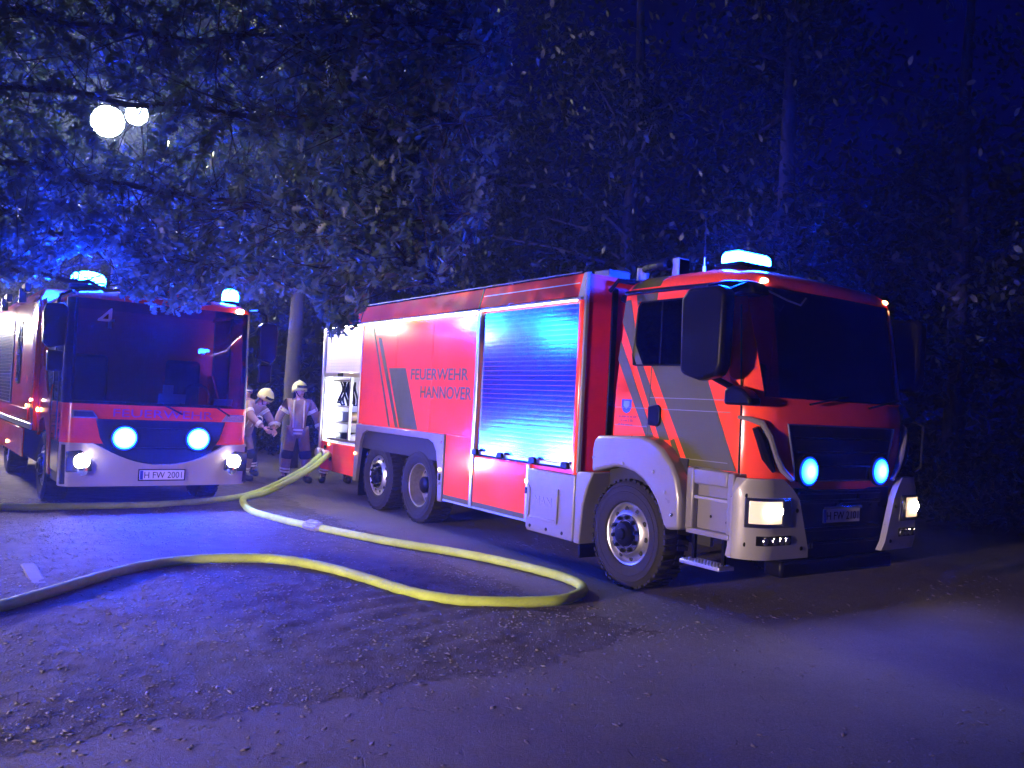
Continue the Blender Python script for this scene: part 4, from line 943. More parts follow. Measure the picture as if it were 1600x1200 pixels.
# ------------------------------------------------------------------ firefighters
JACKET = mat('tan_turnout_cloth', (.40, .29, .17), .9, dirt=.4, dirtcol=(.22, .16, .1), scale=6, bump=.4, bscale=30)
TROUS = mat('turnout_trouser_cloth', (.33, .24, .15), .9, dirt=.4, dirtcol=(.15, .11, .08), scale=6, bump=.4, bscale=30)
BOOT = mat('boot_leather', (.02, .02, .02), .5)
SKIN = mat('skin', (.62, .36, .27), .55)
HAIR = mat('dark_hair', (.03, .022, .018), .8)
BAND = mat('reflective_band', (.85, .84, .58), .35)
HELM = mat('luminous_yellow_helmet', (.72, .74, .16), .35, coat=.3)
NAVY = mat('navy_cloth', (.025, .03, .06), .9)
EYE = mat('eye', (.05, .04, .04), .2)
def skin(name, verts, edges, radii, m, parent, sub=1, root=0):
    me = bpy.data.meshes.new(name); me.from_pydata([tuple(v) for v in verts], edges, [])
    o = bpy.data.objects.new(name, me); C.objects.link(o)
    md = o.modifiers.new('skin', 'SKIN'); md.use_smooth_shade = True
    for i, r in enumerate(radii):
        d = me.skin_vertices[0].data[i]; rr_ = r if isinstance(r, tuple) else (r, r); d.radius = rr_; d.use_root = (i == root)
    if sub: ss = o.modifiers.new('sub', 'SUBSURF'); ss.levels = sub; ss.render_levels = sub
    bpy.context.view_layer.update(); dg = bpy.context.evaluated_depsgraph_get()
    m2 = bpy.data.meshes.new_from_object(o.evaluated_get(dg)); m2.name = name
    bpy.data.objects.remove(o); bpy.data.meshes.remove(me)
    m2.materials.clear(); m2.materials.append(m)
    m2.polygons.foreach_set('use_smooth', [True] * len(m2.polygons))
    return link(name, m2, parent)
def chain(js, root_first=True):
    return js, [(i, i + 1) for i in range(len(js) - 1)]
def hand(wrist, elbow, m, parent, side, curl=.5, name='glove'):
    d = (Vector(wrist) - Vector(elbow)).normalized(); up = Vector((0, 1, 0)) if abs(d.y) < .8 else Vector((1, 0, 0))
    sx = d.cross(up).normalized() * side; nn = d.cross(sx).normalized()
    V = [Vector(wrist), Vector(wrist) + d * .05, Vector(wrist) + d * .085]; E = [(0, 1), (1, 2)]; R = [.035, (.042, .026), (.044, .022)]
    for k, (o, l) in enumerate(((-.033, .068), (-.011, .078), (.011, .072), (.032, .056))):
        b0 = Vector(wrist) + d * .095 + sx * o
        p1 = b0 + d * l * .45 + nn * l * .15 * curl; p2 = p1 + d * l * .32 + nn * l * .35 * curl; p3 = p2 + d * l * .2 + nn * l * .4 * curl
        n = len(V); V += [b0, p1, p2, p3]; E += [(2, n), (n, n + 1), (n + 1, n + 2), (n + 2, n + 3)]; R += [.0125, .011, .010, .008]
    n = len(V); b0 = Vector(wrist) + d * .04 - sx * .04; V += [b0, b0 - sx * .022 + d * .03, b0 - sx * .022 + d * .06 + nn * .01]; E += [(1, n), (n, n + 1), (n + 1, n + 2)]; R += [.015, .013, .010]
    return skin(name, V, E, R, m, parent, 1, 0)
def ring(a, b, t, r, m, parent, h=.03):
    """reflective band fitted round the garment it is sewn on"""
    a, b = Vector(a), Vector(b); c = a + (b - a) * t; d = (b - a).normalized(); rmax = .24 if isinstance(r, tuple) else r * 1.35
    up = Vector((0, 0, 1)) if abs(d.z) < .9 else Vector((1, 0, 0)); sd = d.cross(up).normalized(); u2 = sd.cross(d).normalized()
    q = [(v.co - c) for v in parent.data.vertices]; q = [(w.dot(sd), w.dot(u2)) for w in q if abs(w.dot(d)) < .035 and (w - d * w.dot(d)).length < rmax]
    if len(q) < 4: return None
    x0, x1, y0, y1 = min(p[0] for p in q), max(p[0] for p in q), min(p[1] for p in q), max(p[1] for p in q)
    c = c + sd * (x0 + x1) / 2 + u2 * (y0 + y1) / 2; rx, ry = (x1 - x0) / 2 + .006, (y1 - y0) / 2 + .006
    return MB().tube([c - d * h / 2, c + d * h / 2], rx, 18, cap=True, flat=ry / rx).build('reflective_band', m, parent)
def firefighter(label, loc, rz, J, helmet=True, jacket=JACKET, trousers=TROUS, head_turn=0, gloves=True, head_pitch=0, hide_cap=False):
    p = thing('person', label, 'person', loc, rz, 'firefighters by the engines')
    P = {k: Vector(v) for k, v in J.items()}
    names = ['pelvis', 'waist', 'chest', 'neck', 'jaw', 'crown', 'shL', 'elL', 'wrL', 'shR', 'elR', 'wrR', 'hipL', 'knL', 'anL', 'toL', 'hipR', 'knR', 'anR', 'toR']
    E = [('pelvis', 'waist'), ('waist', 'chest'), ('chest', 'neck'), ('neck', 'jaw'), ('jaw', 'crown'), ('chest', 'shL'), ('shL', 'elL'), ('elL', 'wrL'), ('chest', 'shR'), ('shR', 'elR'), ('elR', 'wrR'),
         ('pelvis', 'hipL'), ('hipL', 'knL'), ('knL', 'anL'), ('anL', 'toL'), ('pelvis', 'hipR'), ('hipR', 'knR'), ('knR', 'anR'), ('anR', 'toR')]
    R = dict(pelvis=(.15, .11), waist=(.14, .10), chest=(.16, .11), neck=.062, jaw=(.075, .085), crown=(.085, .10), shL=.07, elL=.048, wrL=.034, shR=.07, elR=.048, wrR=.034,
             hipL=.088, knL=.062, anL=.045, toL=.04, hipR=.088, knR=.062, anR=.045, toR=.04)
    idx = {n: i for i, n in enumerate(names)}
    skin('body', [P[n] for n in names], [(idx[a], idx[b]) for a, b in E], [R[n] for n in names], SKIN, p, 2)
    # face: looks along fd
    hd = (P['crown'] - P['jaw']).normalized(); fd = Vector((math.cos(head_turn), math.sin(head_turn), 0)); fd = (fd - hd * fd.dot(hd) - hd * math.sin(head_pitch) * 0).normalized(); sd = hd.cross(fd)
    hc = P['jaw'] + (P['crown'] - P['jaw']) * .5
    MB().ball(tuple(hc + fd * .105 - hd * .02), (.018, .018, .022), 8, 6).build('nose', SKIN, p)
    for s in (-1, 1):
        MB().ball(tuple(hc + fd * .083 + sd * .034 * s + hd * .022), .012, 8, 6).build('eye', EYE, p); MB().ball(tuple(hc + sd * .088 * s - fd * .005), (.012, .02, .03), 8, 6).build('ear', SKIN, p)
    MB().ball(tuple(hc + fd * .086 - hd * .062), (.014, .026, .008), 8, 6).build('mouth', mat('lips', (.4, .16, .14), .5), p)
    # clothes
    vs = ['hem', 'pelvis', 'waist', 'chest', 'collar', 'shL', 'elL', 'cuL', 'shR', 'elR', 'cuR']
    P['hem'] = P['pelvis'] - (P['waist'] - P['pelvis']).normalized() * .17; P['collar'] = P['chest'] + (P['neck'] - P['chest']) * .9
    P['cuL'] = P['elL'] + (P['wrL'] - P['elL']) * .93; P['cuR'] = P['elR'] + (P['wrR'] - P['elR']) * .93
    ee = [('hem', 'pelvis'), ('pelvis', 'waist'), ('waist', 'chest'), ('chest', 'collar'), ('chest', 'shL'), ('shL', 'elL'), ('elL', 'cuL'), ('chest', 'shR'), ('shR', 'elR'), ('elR', 'cuR')]
    rr_ = dict(hem=(.215, .165), pelvis=(.205, .16), waist=(.19, .145), chest=(.20, .145), collar=(.085, .085), shL=.10, elL=.078, cuL=.062, shR=.10, elR=.078, cuR=.062)
    ii = {n: i for i, n in enumerate(vs)}
    jk = skin('jacket', [P[n] for n in vs], [(ii[a], ii[b]) for a, b in ee], [rr_[n] for n in vs], jacket, p, 2)
    vs = ['pelvis', 'hipL', 'knL', 'ctL', 'hipR', 'knR', 'ctR']
    for q in 'LR': P['ct' + q] = P['kn' + q] + (P['an' + q] - P['kn' + q]) * .88
    ee = [('pelvis', 'hipL'), ('hipL', 'knL'), ('knL', 'ctL'), ('pelvis', 'hipR'), ('hipR', 'knR'), ('knR', 'ctR')]
    rr_ = dict(pelvis=(.17, .13), hipL=.125, knL=.098, ctL=.088, hipR=.125, knR=.098, ctR=.088); ii = {n: i for i, n in enumerate(vs)}
    tr = skin('trousers', [P[n] for n in vs], [(ii[a], ii[b]) for a, b in ee], [rr_[n] for n in vs], trousers, p, 2)
    for q in 'LR':
        a, t = P['an' + q], P['to' + q]
        skin('boot', [a + (P['kn' + q] - a) * .42, a + Vector((0, 0, .02)), a + (t - a) * .05 + Vector((0, 0, -.03)), t + (t - a) * .22 + Vector((0, 0, .012)), a - (t - a).normalized() * .05 + Vector((0, 0, -.03))], [(0, 1), (1, 2), (2, 3), (2, 4)], [.075, .075, (.07, .06), (.07, .062), .055], BOOT, p, 1)
        for t_ in (.62, .74): ring(P['kn' + q], P['an' + q], t_, .12, BAND, tr, .03)
        for t_ in (.55, .66): ring(P['el' + q], P['wr' + q], t_, .09, BAND, jk, .028)
        for t_ in (.45, .56): ring(P['sh' + q], P['el' + q], t_, .10, BAND, jk, .028)
        hand(P['wr' + q], P['el' + q], BOOT if gloves else SKIN, p, 1 if q == 'L' else -1, .7, 'glove' if gloves else 'hand')
    for t_ in (-.45, -.1): ring(P['pelvis'], P['waist'], t_, (.25, .172), BAND, jk, .034)
    for q in 'LR': skin('knee_patch', [P['kn' + q] + (P['hip' + q] - P['kn' + q]) * .22, P['kn' + q], P['kn' + q] + (P['an' + q] - P['kn' + q]) * .28], [(0, 1), (1, 2)], [.118, .126, .118], NAVY, tr, 2)
    for s in (-1, 1):  # braces of the jacket
        MB().tube([P['chest'] + Vector((.145, s * .09, .10)), P['waist'] + Vector((.15, s * .09, 0)), P['pelvis'] + Vector((.155, s * .09, .02))], .014, 6).build('jacket_strap', BAND, jk)
    if helmet:
        hb = MB(); c = hc + hd * .03
        ux, uy, uz = fd, sd, hd
        def w(a, b, c_): return c + ux * a + uy * b + uz * c_
        rows_ = []
        for i in range(8):
            t = PI / 2 * i / 7 * 1.12; rz_ = math.cos(t) * .148; rr2 = math.sin(t)
            rows_.append([w(rr2 * .155 * math.cos(a) - .012, rr2 * .128 * math.sin(a), rz_ + .015 - (.05 * (1 - math.cos(a)) / 2 if i == 7 else 0)) for a in np.linspace(0, 2 * PI, 21)])
        hb.grid(rows_); he = hb.build('helmet', HELM, p)
        sm = he.modifiers.new('thick', 'SOLIDIFY'); sm.thickness = .012
        vb = MB(); vb.grid([[w(.15 * math.cos(a) - .005, .132 * math.sin(a), z) for a in np.linspace(-1.1, 1.1, 12)] for z in (.03, .075)]); vo = vb.build('visor', BLACKG, he); vo.modifiers.new('t', 'SOLIDIFY').thickness = .006
        nb = MB(); nb.grid([[w(-.105 * math.cos(a) * (1 + k * .25), .11 * math.sin(a) * (1 + k * .2), -.03 - k * .16) for a in np.linspace(-1.3, 1.3, 10)] for k in (0, .5, 1)]); no = nb.build('neck_curtain', NAVY, he); no.modifiers.new('t', 'SOLIDIFY').thickness = .01
        MB().tube([w(.02, .1, -.04), w(.05, .06, -.12), w(.055, -.06, -.12), w(.02, -.1, -.04)], .008, 6).build('chin_strap', BLACK, he)
        MB().tube([w(.13, 0, .07), w(.07, 0, .13), w(-.03, 0, .17), w(-.12, 0, .11)], .014, 6).build('helmet_crest', HELM, he)
    elif hide_cap:
        c = hc + hd * .045; MB().ball(tuple(c), (.105, .098, .085), 14, 8).build('cap', NAVY, p); MB().lathe([(.10, -.012), (.108, -.012), (.108, .012), (.10, .012)], tuple(c - hd * .01), 2, 18).build('cap_band', BAND, p)
    else:
        MB().ball(tuple(hc + hd * .04 - fd * .02), (.1, .095, .09), 14, 8).build('hair', HAIR, p)
    return p
stand = dict(pelvis=(0, 0, .98), waist=(.0, 0, 1.16), chest=(.01, 0, 1.40), neck=(.02, 0, 1.53), jaw=(.035, 0, 1.595), crown=(.03, 0, 1.725),
             shL=(.0, .19, 1.44), elL=(-.03, .33, 1.20), wrL=(.05, .40, .95), shR=(.0, -.19, 1.44), elR=(-.03, -.33, 1.20), wrR=(.04, -.40, .95),
             hipL=(0, .10, .93), knL=(.02, .16, .52), anL=(-.01, .20, .09), toL=(.17, .25, .045), hipR=(0, -.10, .93), knR=(.02, -.16, .52), anR=(-.01, -.20, .09), toR=(.16, -.26, .045))
S2 = dict(stand)
# faces the camera, turned a little to the tanker, looking at the open locker
b1 = firefighter('firefighter in tan turnout suit and yellow helmet standing beside the open locker of the tanker', (-4.02, 16.1, .004), -PI / 2 + .30, stand, head_turn=.62)
b1.scale = (1.04, 1.04, 1.04)
lean = dict(pelvis=(-.05, 0, .98), waist=(.04, 0, 1.14), chest=(.20, 0, 1.34), neck=(.33, 0, 1.45), jaw=(.40, 0, 1.48), crown=(.47, 0, 1.58),
            shL=(.20, .20, 1.40), elL=(.38, .27, 1.16), wrL=(.52, .20, .98), shR=(.20, -.20, 1.40), elR=(.40, -.30, 1.17), wrR=(.62, -.26, 1.02),
            hipL=(-.05, .10, .93), knL=(.08, .14, .52), anL=(-.06, .17, .09), toL=(.11, .20, .045), hipR=(-.05, -.10, .93), knR=(.12, -.15, .52), anR=(.05, -.18, .09), toR=(.22, -.21, .045))
b2 = firefighter('firefighter in yellow helmet bending forward beside the corner of the fire engine', (-4.95, 15.75, .004), -.32, lean, head_turn=0, gloves=False)
b2.scale = (1.02, 1.02, 1.02)
back = dict(stand); back.update(wrL=(.30, .22, 1.10), elL=(.02, .30, 1.18), wrR=(.30, -.22, 1.10), elR=(.02, -.30, 1.18))
b3 = firefighter('person in dark navy jacket and banded cap standing behind the bending firefighter', (-5.27, 16.9, .004), -1.2, back, helmet=False, jacket=NAVY, trousers=NAVY, head_turn=0, gloves=False, hide_cap=True)
crouch = dict(pelvis=(-.12, 0, .62), waist=(-.05, 0, .82), chest=(.08, 0, 1.06), neck=(.14, 0, 1.22), jaw=(.17, 0, 1.28), crown=(.18, 0, 1.41),
              shL=(.07, .20, 1.12), elL=(.18, .34, .90), wrL=(.38, .24, .82), shR=(.07, -.20, 1.12), elR=(.2, -.36, .92), wrR=(.38, -.24, .82),
              hipL=(-.1, .11, .58), knL=(.28, .19, .46), anL=(.08, .20, .09), toL=(.26, .24, .045), hipR=(-.1, -.11, .58), knR=(.28, -.19, .46), anR=(.06, -.22, .09), toR=(.24, -.26, .045))
rear = dict(stand); rear.update(elL=(.10, .37, 1.22), wrL=(.34, .24, 1.12), elR=(.10, -.37, 1.22), wrR=(.34, -.24, 1.12), anL=(-.01, .23, .09), anR=(-.01, -.23, .09), knL=(.02, .18, .52), knR=(.02, -.18, .52))
b4 = firefighter('firefighter almost hidden behind the tanker with only an arm and boots showing', (-3.33, 16.4, .004), TYAW - .25, rear, head_turn=0)

# ------------------------------------------------------------------ trees
def leaf_mat(name, c1, c2, tr=.5):
    m = bpy.data.materials.new(name); m.use_nodes = True; nt = m.node_tree; nt.nodes.clear(); L = nt.links.new
    o = nt.nodes.new('ShaderNodeOutputMaterial'); d = nt.nodes.new('ShaderNodeBsdfPrincipled'); t = nt.nodes.new('ShaderNodeBsdfTranslucent'); mx = nt.nodes.new('ShaderNodeMixShader')
    g = nt.nodes.new('ShaderNodeNewGeometry'); r = nt.nodes.new('ShaderNodeValToRGB')
    r.color_ramp.elements[0].color = (*c1, 1); r.color_ramp.elements[1].color = (*c2, 1)
    L(g.outputs['Random Per Island'], r.inputs[0]); L(r.outputs[0], d.inputs['Base Color']); d.inputs['Roughness'].default_value = .42
    hs = nt.nodes.new('ShaderNodeHueSaturation'); hs.inputs['Saturation'].default_value = 1.1; hs.inputs['Value'].default_value = 1.6; L(r.outputs[0], hs.inputs['Color'])
    L(hs.outputs[0], t.inputs[0]); mx.inputs[0].default_value = tr; L(d.outputs[0], mx.inputs[1]); L(t.outputs[0], mx.inputs[2]); L(mx.outputs[0], o.inputs[0])
    return m
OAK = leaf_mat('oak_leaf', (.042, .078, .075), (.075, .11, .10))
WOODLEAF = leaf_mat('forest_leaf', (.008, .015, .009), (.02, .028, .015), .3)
BARK = mat('bark', (.13, .11, .095), .95, dirt=.7, dirtcol=(.05, .04, .035), scale=9, bump=1.0, bscale=25)
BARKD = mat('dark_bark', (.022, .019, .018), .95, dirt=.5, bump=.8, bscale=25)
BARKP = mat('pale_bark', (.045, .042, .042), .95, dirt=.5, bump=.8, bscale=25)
# lobed oak leaf, 1 unit long, folded a little along the midrib
prof = [(0, .012), (.12, .035), (.20, .17), (.28, .07), (.40, .27), (.49, .10), (.62, .33), (.72, .13), (.85, .24), (.95, .12), (1.0, 0)]
LV_ = []; LF_ = []
for x, w in prof: LV_ += [(x, -w, -.25 * w), (x, 0, .02 * math.sin(x * 3)), (x, w, -.25 * w)]
for i in range(len(prof) - 1):
    a = 3 * i; LF_ += [(a, a + 3, a + 4), (a, a + 4, a + 1), (a + 1, a + 4, a + 5), (a + 1, a + 5, a + 2)]
LV_ = np.array(LV_); LF_ = np.array(LF_)
def place(T, F, pos, dirs, nor, size):
    """copies of template T (x along dir, z along nor) at many places"""
    d = dirs / np.linalg.norm(dirs, axis=1, keepdims=True); s = np.cross(nor, d); s /= np.linalg.norm(s, axis=1, keepdims=True) + 1e-9; n = np.cross(d, s)
    V = (T[None, :, 0, None] * d[:, None] + T[None, :, 1, None] * s[:, None] + T[None, :, 2, None] * n[:, None]) * size[:, None, None] + pos[:, None]
    Fo = (np.arange(len(pos))[:, None, None] * len(T) + F[None]).reshape(-1, F.shape[1])
    return V.reshape(-1, 3), Fo
def at(u, v, d):
    """world point d metres ahead on the line through a picture point: used to read the branches off the photograph"""
    x = (u - 800) / 1323.77; z = -(v - 600) / 1323.77
    p = Fw + Rt * x + Up * z; return Vector((0, 0, CAMH)) + p * (d / p.y)
# the oak hanging over the two engines: trunk left of the picture
oak = thing('oak_tree', 'big oak whose low leafy branches hang over the fire engine at upper left', 'tree', (-8.6, 9.4, 0))
oo = Vector((-8.6, 9.4, 0))
tb = MB().tube([(0, 0, -.2), (0, 0, .3), (.05, .05, 1.5), (.0, .2, 3.2), (.1, .3, 5.2), (.3, .2, 8.0), (.2, .4, 11)], [.46, .36, .30, .27, .24, .17, .06], 14).build('trunk', BARK, oak)
limbs = [
    [oo + Vector((0, .2, 3.3)), at(-180, 260, 9.6), at(30, 345, 10.2), at(180, 382, 10.2), at(300, 412, 10.0), at(430, 430, 9.8)],
    [oo + Vector((.1, .3, 4.6)), at(-150, 140, 9.2), at(150, 150, 9.6), at(420, 185, 8.8), at(610, 205, 8.0), at(730, 190, 7.4)],
    [oo + Vector((.1, .3, 4.2)), at(-150, 230, 9.4), at(150, 280, 9.8), at(450, 330, 9.2), at(640, 330, 8.2), at(735, 335, 7.6)],
    [oo + Vector((.2, .25, 5.6)), at(-100, 0, 9.2), at(200, 50, 9.4), at(480, 60, 8.6), at(700, 45, 7.6), at(790, 70, 7.2)],
    [oo + Vector((0, .2, 3.2)), at(-200, 330, 9.8), at(0, 415, 10.4), at(200, 455, 10.2), at(330, 475, 9.8)],
    [at(300, 412, 10.0), at(420, 440, 9.4), at(505, 470, 8.8), at(530, 505, 8.6)],
    [at(450, 330, 9.2), at(560, 390, 8.4), at(650, 425, 7.8), at(700, 432, 7.6)],
    [oo + Vector((.1, .35, 5.0)), at(-100, 60, 11.5), at(120, 110, 12.5), at(330, 130, 12.5), at(520, 240, 12)],
    [oo + Vector((.1, .35, 5.4)), at(-200, -60, 11), at(0, -20, 12.0), at(300, 20, 12.5), at(560, 10, 11.5)],
    [oo + Vector((.0, .25, 3.6)), at(-150, 320, 12), at(60, 300, 13.0), at(250, 290, 13.0), at(420, 340, 12.5)],
]
twv = MB(); pts_all = []
for i, l in enumerate(limbs):
    s = spline(l, 6); n = len(s)
    for k in range(1, n - 1): s[k] = s[k] + Vector(np.random.default_rng(i * 50 + k).normal(0, .03, 3))
    r0 = .055 if i < 5 else .035
    MB().tube([p - oo for p in s], [max(.012, r0 * (1 - .86 * k / n)) for k in range(n)], 8).build('branch', BARKD, oak)
    pts_all.append(s)
r = np.random.default_rng(11)
def vmax(u):   # how low the leaves hang along the view
    return np.interp(u, [-400, 0, 60, 88, 95, 178, 186, 240, 300, 330, 338, 374, 380, 400, 480, 512, 560, 580, 640, 700, 760, 800, 830], [520, 455, 452, 440, 408, 408, 470, 494, 500, 492, 448, 448, 470, 480, 455, 540, 532, 455, 462, 446, 372, 200, 150])
def pix(P):
    d = P - np.array([0, 0, CAMH]); x = d @ np.array(Rt); y = d @ np.array(Fw); z = d @ np.array(Up)
    return 800 + 1323.77 * x / y, 600 - 1323.77 * z / y, y
pos = []; dr = []; no = []; sz = []; tw_n = 0
target = [480, 640, 700, 620, 480, 100, 190, 620, 500, 600]
for s, tn in zip(pts_all, target):
    sa = np.array([tuple(p) for p in s]); made = 0; tries = 0
    while made < tn and tries < tn * 8:
        tries += 1
        t = r.uniform(.12, 1) * (len(sa) - 1); i0 = min(int(t), len(sa) - 2); b0 = sa[i0] + (sa[i0 + 1] - sa[i0]) * (t - i0)
        off = r.normal(0, 1, 3) * np.array([.50, .50, .40]) * (1.0 if tn > 100 else .30); tip = b0 + off
        if tip[1] < 5.6: continue
        u, v, y = pix(tip)
        if v > vmax(u) - 14 or u > 805 - .0 * v: continue
        if u > 690 and r.random() < .35: continue
        made += 1
        mid_ = b0 + off * .5 + r.normal(0, .05, 3)
        if made % 2 == 0: twv.tube([tuple(b0 - np.array(oo)), tuple(mid_ - np.array(oo)), tuple(tip - np.array(oo))], [.008, .006, .003], 4, cap=False)
        k = r.integers(5, 10)
        ax = off / (np.linalg.norm(off) + 1e-6)
        for q in range(k):
            dv = ax * .55 + r.normal(0, .62, 3) + np.array([0, 0, -.12]); p = tip - ax * r.uniform(0, .16) + r.normal(0, .012, 3)
            sl = r.uniform(.09, .16)
            e = p + dv / np.linalg.norm(dv) * sl
            u2, v2, y2 = pix(e)
            if v2 > vmax(u2): continue
            if ((u2 - 192) / 50) ** 2 + ((v2 - 190) / 42) ** 2 < 1: continue
            nn = np.array([0, 0, 1.0]) + r.normal(0, .55, 3); pos.append(p); dr.append(dv); no.append(nn); sz.append(sl)
pos = np.array(pos); dr = np.array(dr); no = np.array(no); sz = np.array(sz)
twv.build('twigs', BARKD, oak)['kind'] = 'stuff'
# the 300 leaves that show largest are parts of their own
u, v, y = pix(pos); vis = (u > 0) & (u < 1600) & (v > 0) & (v < 1200)
order = np.argsort(np.where(vis, y / (sz * 10), 1e9)); big = order[:300]; rest = order[300:]
lm = npmesh('leaf', LV_, LF_, OAK, 3)
def_lm = lm; OV = np.array(oo)
for i in big:
    d = Vector(dr[i]).normalized(); s_ = Vector(no[i]).cross(d).normalized(); n_ = d.cross(s_)
    o = bpy.data.objects.new('leaf', lm); C.objects.link(o); o.parent = oak
    mm = Matrix((d, s_, n_)).transposed() * sz[i]; mm = mm.to_4x4(); mm.translation = Vector(pos[i] - OV); o.matrix_local = mm
V, F = place(LV_, LF_, pos[rest] - OV, dr[rest], no[rest], sz[rest])
stuff(link('foliage', npmesh('foliage', V, F, OAK, 3), oak))
print('oak leaves', len(pos))
# trees of the wood behind
RH_V = np.array([(0, 0, 0), (.35, -.22, .03), (.35, .22, .03), (.75, -.2, 0), (.75, .2, 0), (1, 0, -.05)]); RH_F = np.array([(0, 1, 2), (1, 3, 2), (2, 3, 4), (3, 5, 4)])
def tree(label, x, y, h, cr0, rad, n, seed, r0=.18, leaf=(.10, .2), low=None, bark=BARKD):
    t = thing('tree', label, 'tree', (x, y, 0), 0, 'trees of the wood behind the engines'); r = np.random.default_rng(seed)
    pts = [(0, 0, -.1), (r.normal(0, .03), r.normal(0, .03), h * .2), (r.normal(0, .08), r.normal(0, .08), h * .45), (r.normal(0, .15), r.normal(0, .15), h * .7), (r.normal(0, .3), r.normal(0, .3), h)]
    MB().tube(pts, [r0 * 1.25, r0, r0 * .85, r0 * .6, .03], 12).build('trunk', bark, t)
    cl = []
    for k in range(14):
        a = r.uniform(0, 2 * PI); z0 = r.uniform(cr0 - .3, h * .8); L_ = rad * r.uniform(.6, 1.05) * (1 - .5 * max(0, (z0 - cr0) / (h - cr0)))
        e = np.array([math.cos(a) * L_, math.sin(a) * L_, z0 + r.uniform(.2, 1.2)])
        m_ = e * np.array([.5, .5, 1]) + np.array([0, 0, -.25])
        MB().tube([(0, 0, z0), tuple(m_), tuple(e)], [.06, .04, .015], 6).build('branch', bark, t)
        for q in range(5): cl.append(np.array([0, 0, z0]) * (1 - (q + 1) / 5) + e * ((q + 1) / 5) + r.normal(0, .35, 3))
    for k in range(16): cl.append(np.array([r.normal(0, rad * .35), r.normal(0, rad * .35), r.uniform(cr0, h)]))
    cl = np.array(cl); c = cl[r.integers(0, len(cl), n)]; p = c + r.normal(0, 1, (n, 3)) * r.uniform(.25, .6, (n, 1))
    if low is not None: p = p[p[:, 2] > low]
    n = len(p)
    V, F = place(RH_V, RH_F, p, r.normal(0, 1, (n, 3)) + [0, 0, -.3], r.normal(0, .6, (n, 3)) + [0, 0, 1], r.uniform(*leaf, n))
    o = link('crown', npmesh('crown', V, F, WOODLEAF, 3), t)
    return t
tree('tree with a bare pale trunk rising behind the standing firefighter', -4.95, 19.2, 11, 3.6, 2.6, 9000, 41, .17, low=3.0, bark=BARKP)
tree('dark tree between the bending firefighter and the fire engine cab', -8.0, 22.5, 12, 3.2, 2.8, 8000, 42)
tree('dark tree behind the roof of the tanker body', -1.2, 21.0, 12, 3.0, 3.2, 9000, 43)
tree('dark tree behind the gap between tanker body and cab', 2.2, 17.2, 12, 3.2, 3.0, 9000, 44)
tree('dark tree behind the roof beacon of the tanker', 4.9, 15.6, 13, 2.6, 3.0, 9000, 45)
tree('dark tree behind the windscreen of the tanker', 8.6, 16.4, 12, 2.2, 3.0, 8000, 46)
tree('dark tree right of the tanker at the edge of the picture', 10.2, 12.6, 12, 2.0, 2.8, 8000, 47)
tree('dark tree far left behind the street lamp', -15.5, 27, 13, 3.0, 3.6, 7000, 48)
tree('dark tree beyond the fire engine under the street lamp', -11.5, 30, 13, 3.0, 3.4, 7000, 49)
tree('tree deep in the wood behind the tanker', 1.0, 27, 14, 2.5, 3.6, 6000, 50)
tree('tree deep in the wood at the right', 13.5, 20, 14, 2.0, 3.6, 6000, 51)
# undergrowth closing the wood
def undergrowth(n, seed):
    r = np.random.default_rng(seed); line = np.array([(-22, 34), (-16, 33), (-7.5, 24.5), (-3.5, 21.5), (0, 20), (3.5, 17), (7, 15.5), (10, 13), (13.5, 10.5), (17, 8)], float)
    t = r.uniform(0, len(line) - 1, n); i = np.minimum(t.astype(int), len(line) - 2); p2 = line[i] + (line[i + 1] - line[i]) * (t - i)[:, None]
    p = np.stack([p2[:, 0] + r.normal(0, .9, n), p2[:, 1] + np.abs(r.normal(0, 1.4, n)), np.zeros(n)], -1)
    hmax = .6 + 2.0 * vnoise(p[:, 0] * .7, p[:, 1] * .7, 5); p[:, 2] = r.random(n) ** 1.3 * hmax
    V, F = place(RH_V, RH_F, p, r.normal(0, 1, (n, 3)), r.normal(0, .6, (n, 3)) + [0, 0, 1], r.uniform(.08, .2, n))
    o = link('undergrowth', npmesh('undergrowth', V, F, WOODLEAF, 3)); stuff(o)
    tag(o, 'dark leafy undergrowth along the edge of the wood', 'undergrowth')
undergrowth(45000, 9)
# far wood as one mass
def wood(n, seed):
    r = np.random.default_rng(seed); a = r.uniform(-1.05, 1.05, n); d = r.uniform(31, 42, n)
    p = np.stack([np.sin(a) * d, np.cos(a) * d + 2, r.random(n) ** .9 * (9 + 6 * vnoise(a * 9, a * 0, 3))], -1)
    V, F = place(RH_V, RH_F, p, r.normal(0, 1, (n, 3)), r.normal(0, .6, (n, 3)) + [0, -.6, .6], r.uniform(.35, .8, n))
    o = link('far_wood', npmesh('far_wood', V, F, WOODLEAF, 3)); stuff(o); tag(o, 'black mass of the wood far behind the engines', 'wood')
wood(26000, 13)

# ------------------------------------------------------------------ lamps of the place
def street_lamp(label, x, y, h, yaw):
    t = thing('street_lamp', label, 'street lamp', (x, y, 0), yaw)
    MB().tube([(0, 0, 0), (0, 0, 1.2), (0, 0, 1.25), (0, 0, h)], [.10, .10, .07, .05], 12).build('pole', STEEL, t)
    for s, dz in ((-1, -.10), (1, .18)):
        MB().tube([(0, 0, h - .05), (0, s * .24, h + dz)], .03, 8).build('arm', STEEL, t)
        r_ = .40 if s < 0 else .27
        hd = MB().lathe([(0, 0), (r_ * .6, .01), (r_ + .05, .12), (r_ + .05, .18), (0, .17)], (0, s * .34, h + dz), 0, 24).build('lamp_head', BLACK, t)
        MB().lathe([(0, .03), (r_ * .7, .02), (r_, 0), (0, -.005)], (.181, s * .34, h + dz), 0, 24).build('lamp_glass', STREET, hd)
    return t
lp = at(192, 190, 22.0)
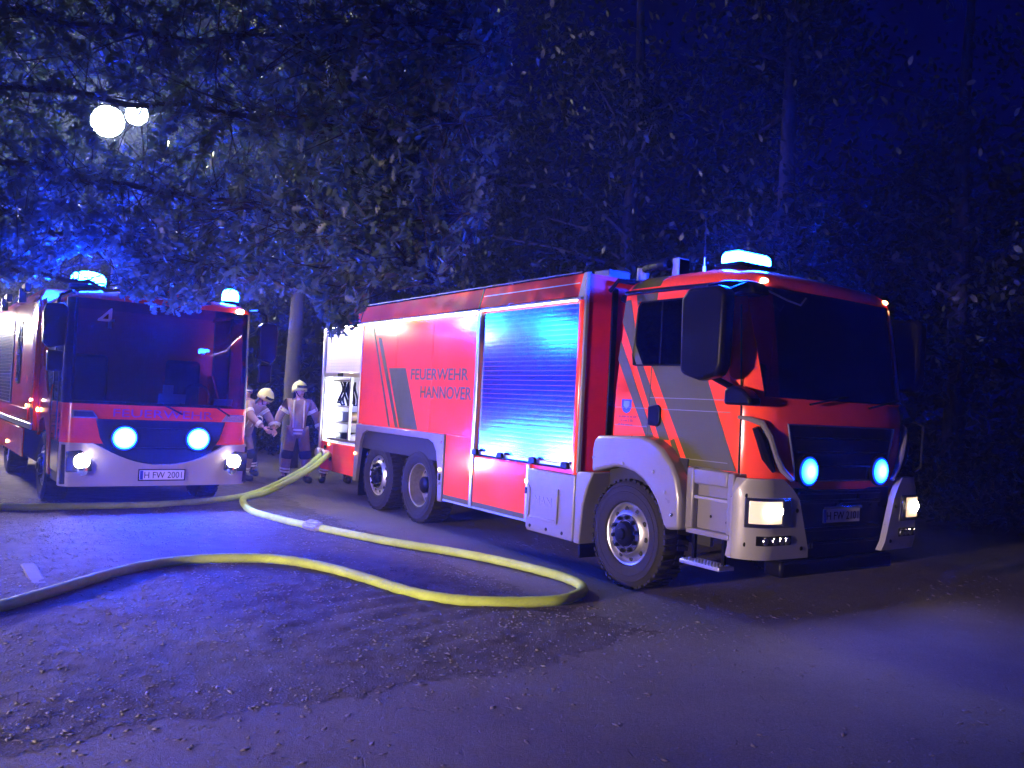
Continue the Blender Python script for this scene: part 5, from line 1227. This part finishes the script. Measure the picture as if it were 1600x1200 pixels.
street_lamp('street lamp with two glaring white heads shining through the oak leaves', lp.x, lp.y, lp.z, -1.25)
def tripod(label, x, y, yaw, m, h=3.1, dz=0):
    ft = thing('floodlight_tripod', label, 'floodlight', (x, y, 0), yaw, 'work floodlights on tripods')
    MB().tube([(0, 0, .5), (0, 0, h)], .03, 8).build('mast', STEEL, ft)
    for k in range(3): MB().tube([(0, 0, .9), (.7 * math.cos(k * 2.09), .7 * math.sin(k * 2.09), .01)], .02, 6).build('leg', STEEL, ft)
    for s in (-1, 1):
        hd = MB().box(-.05, .06, s * .24 - .18, s * .24 + .18, h - .15, h + .15).build('lamp_head', BLACK, ft, .015)
        MB().box(.061, .068, s * .24 - .16, s * .24 + .16, h - .13, h + .13).build('lamp_glass', m, hd)
tripod('tripod with two white work floodlights left of the fire engine', -12.6, 18.6, -.95, FLOOD)
tripod('tripod with two white work floodlights on the verge left of the camera', -13, -5.3, .832, FLOOD2, 1.9)
sl_ = bpy.data.lights.new('floodlight_beam', 'SPOT'); sl_.energy = 6200; sl_.color = (1, .72, .66); sl_.spot_size = math.radians(41); sl_.spot_blend = .8; sl_.shadow_soft_size = .3
so_ = bpy.data.objects.new('floodlight_beam', sl_); C.objects.link(so_); so_.location = Vector((-13, -5.3, 1.9)) + Vector((math.cos(.832), math.sin(.832), 0)) * .12
so_.rotation_euler = (Vector((.1, 9.6, -1.5)) - so_.location).to_track_quat('-Z', 'Y').to_euler()

# ------------------------------------------------------------------ haze volume added for lamp glow, its blue veil put into the tint
hz = MB().box(-48, 48, -3, 46, -1, 17).build('haze', mat('tmp', (1, 1, 1)), None, smooth=False); stuff(hz)
hm = bpy.data.materials.new('glow_haze'); hm.use_nodes = True; nt = hm.node_tree; nt.nodes.clear()
o = nt.nodes.new('ShaderNodeOutputMaterial'); pv = nt.nodes.new('ShaderNodeVolumePrincipled')
pv.inputs['Color'].default_value = (.38, .46, 1, 1); pv.inputs['Density'].default_value = HAZE; pv.inputs['Anisotropy'].default_value = .45
nt.links.new(pv.outputs[0], o.inputs['Volume']); hz.data.materials.clear(); hz.data.materials.append(hm)
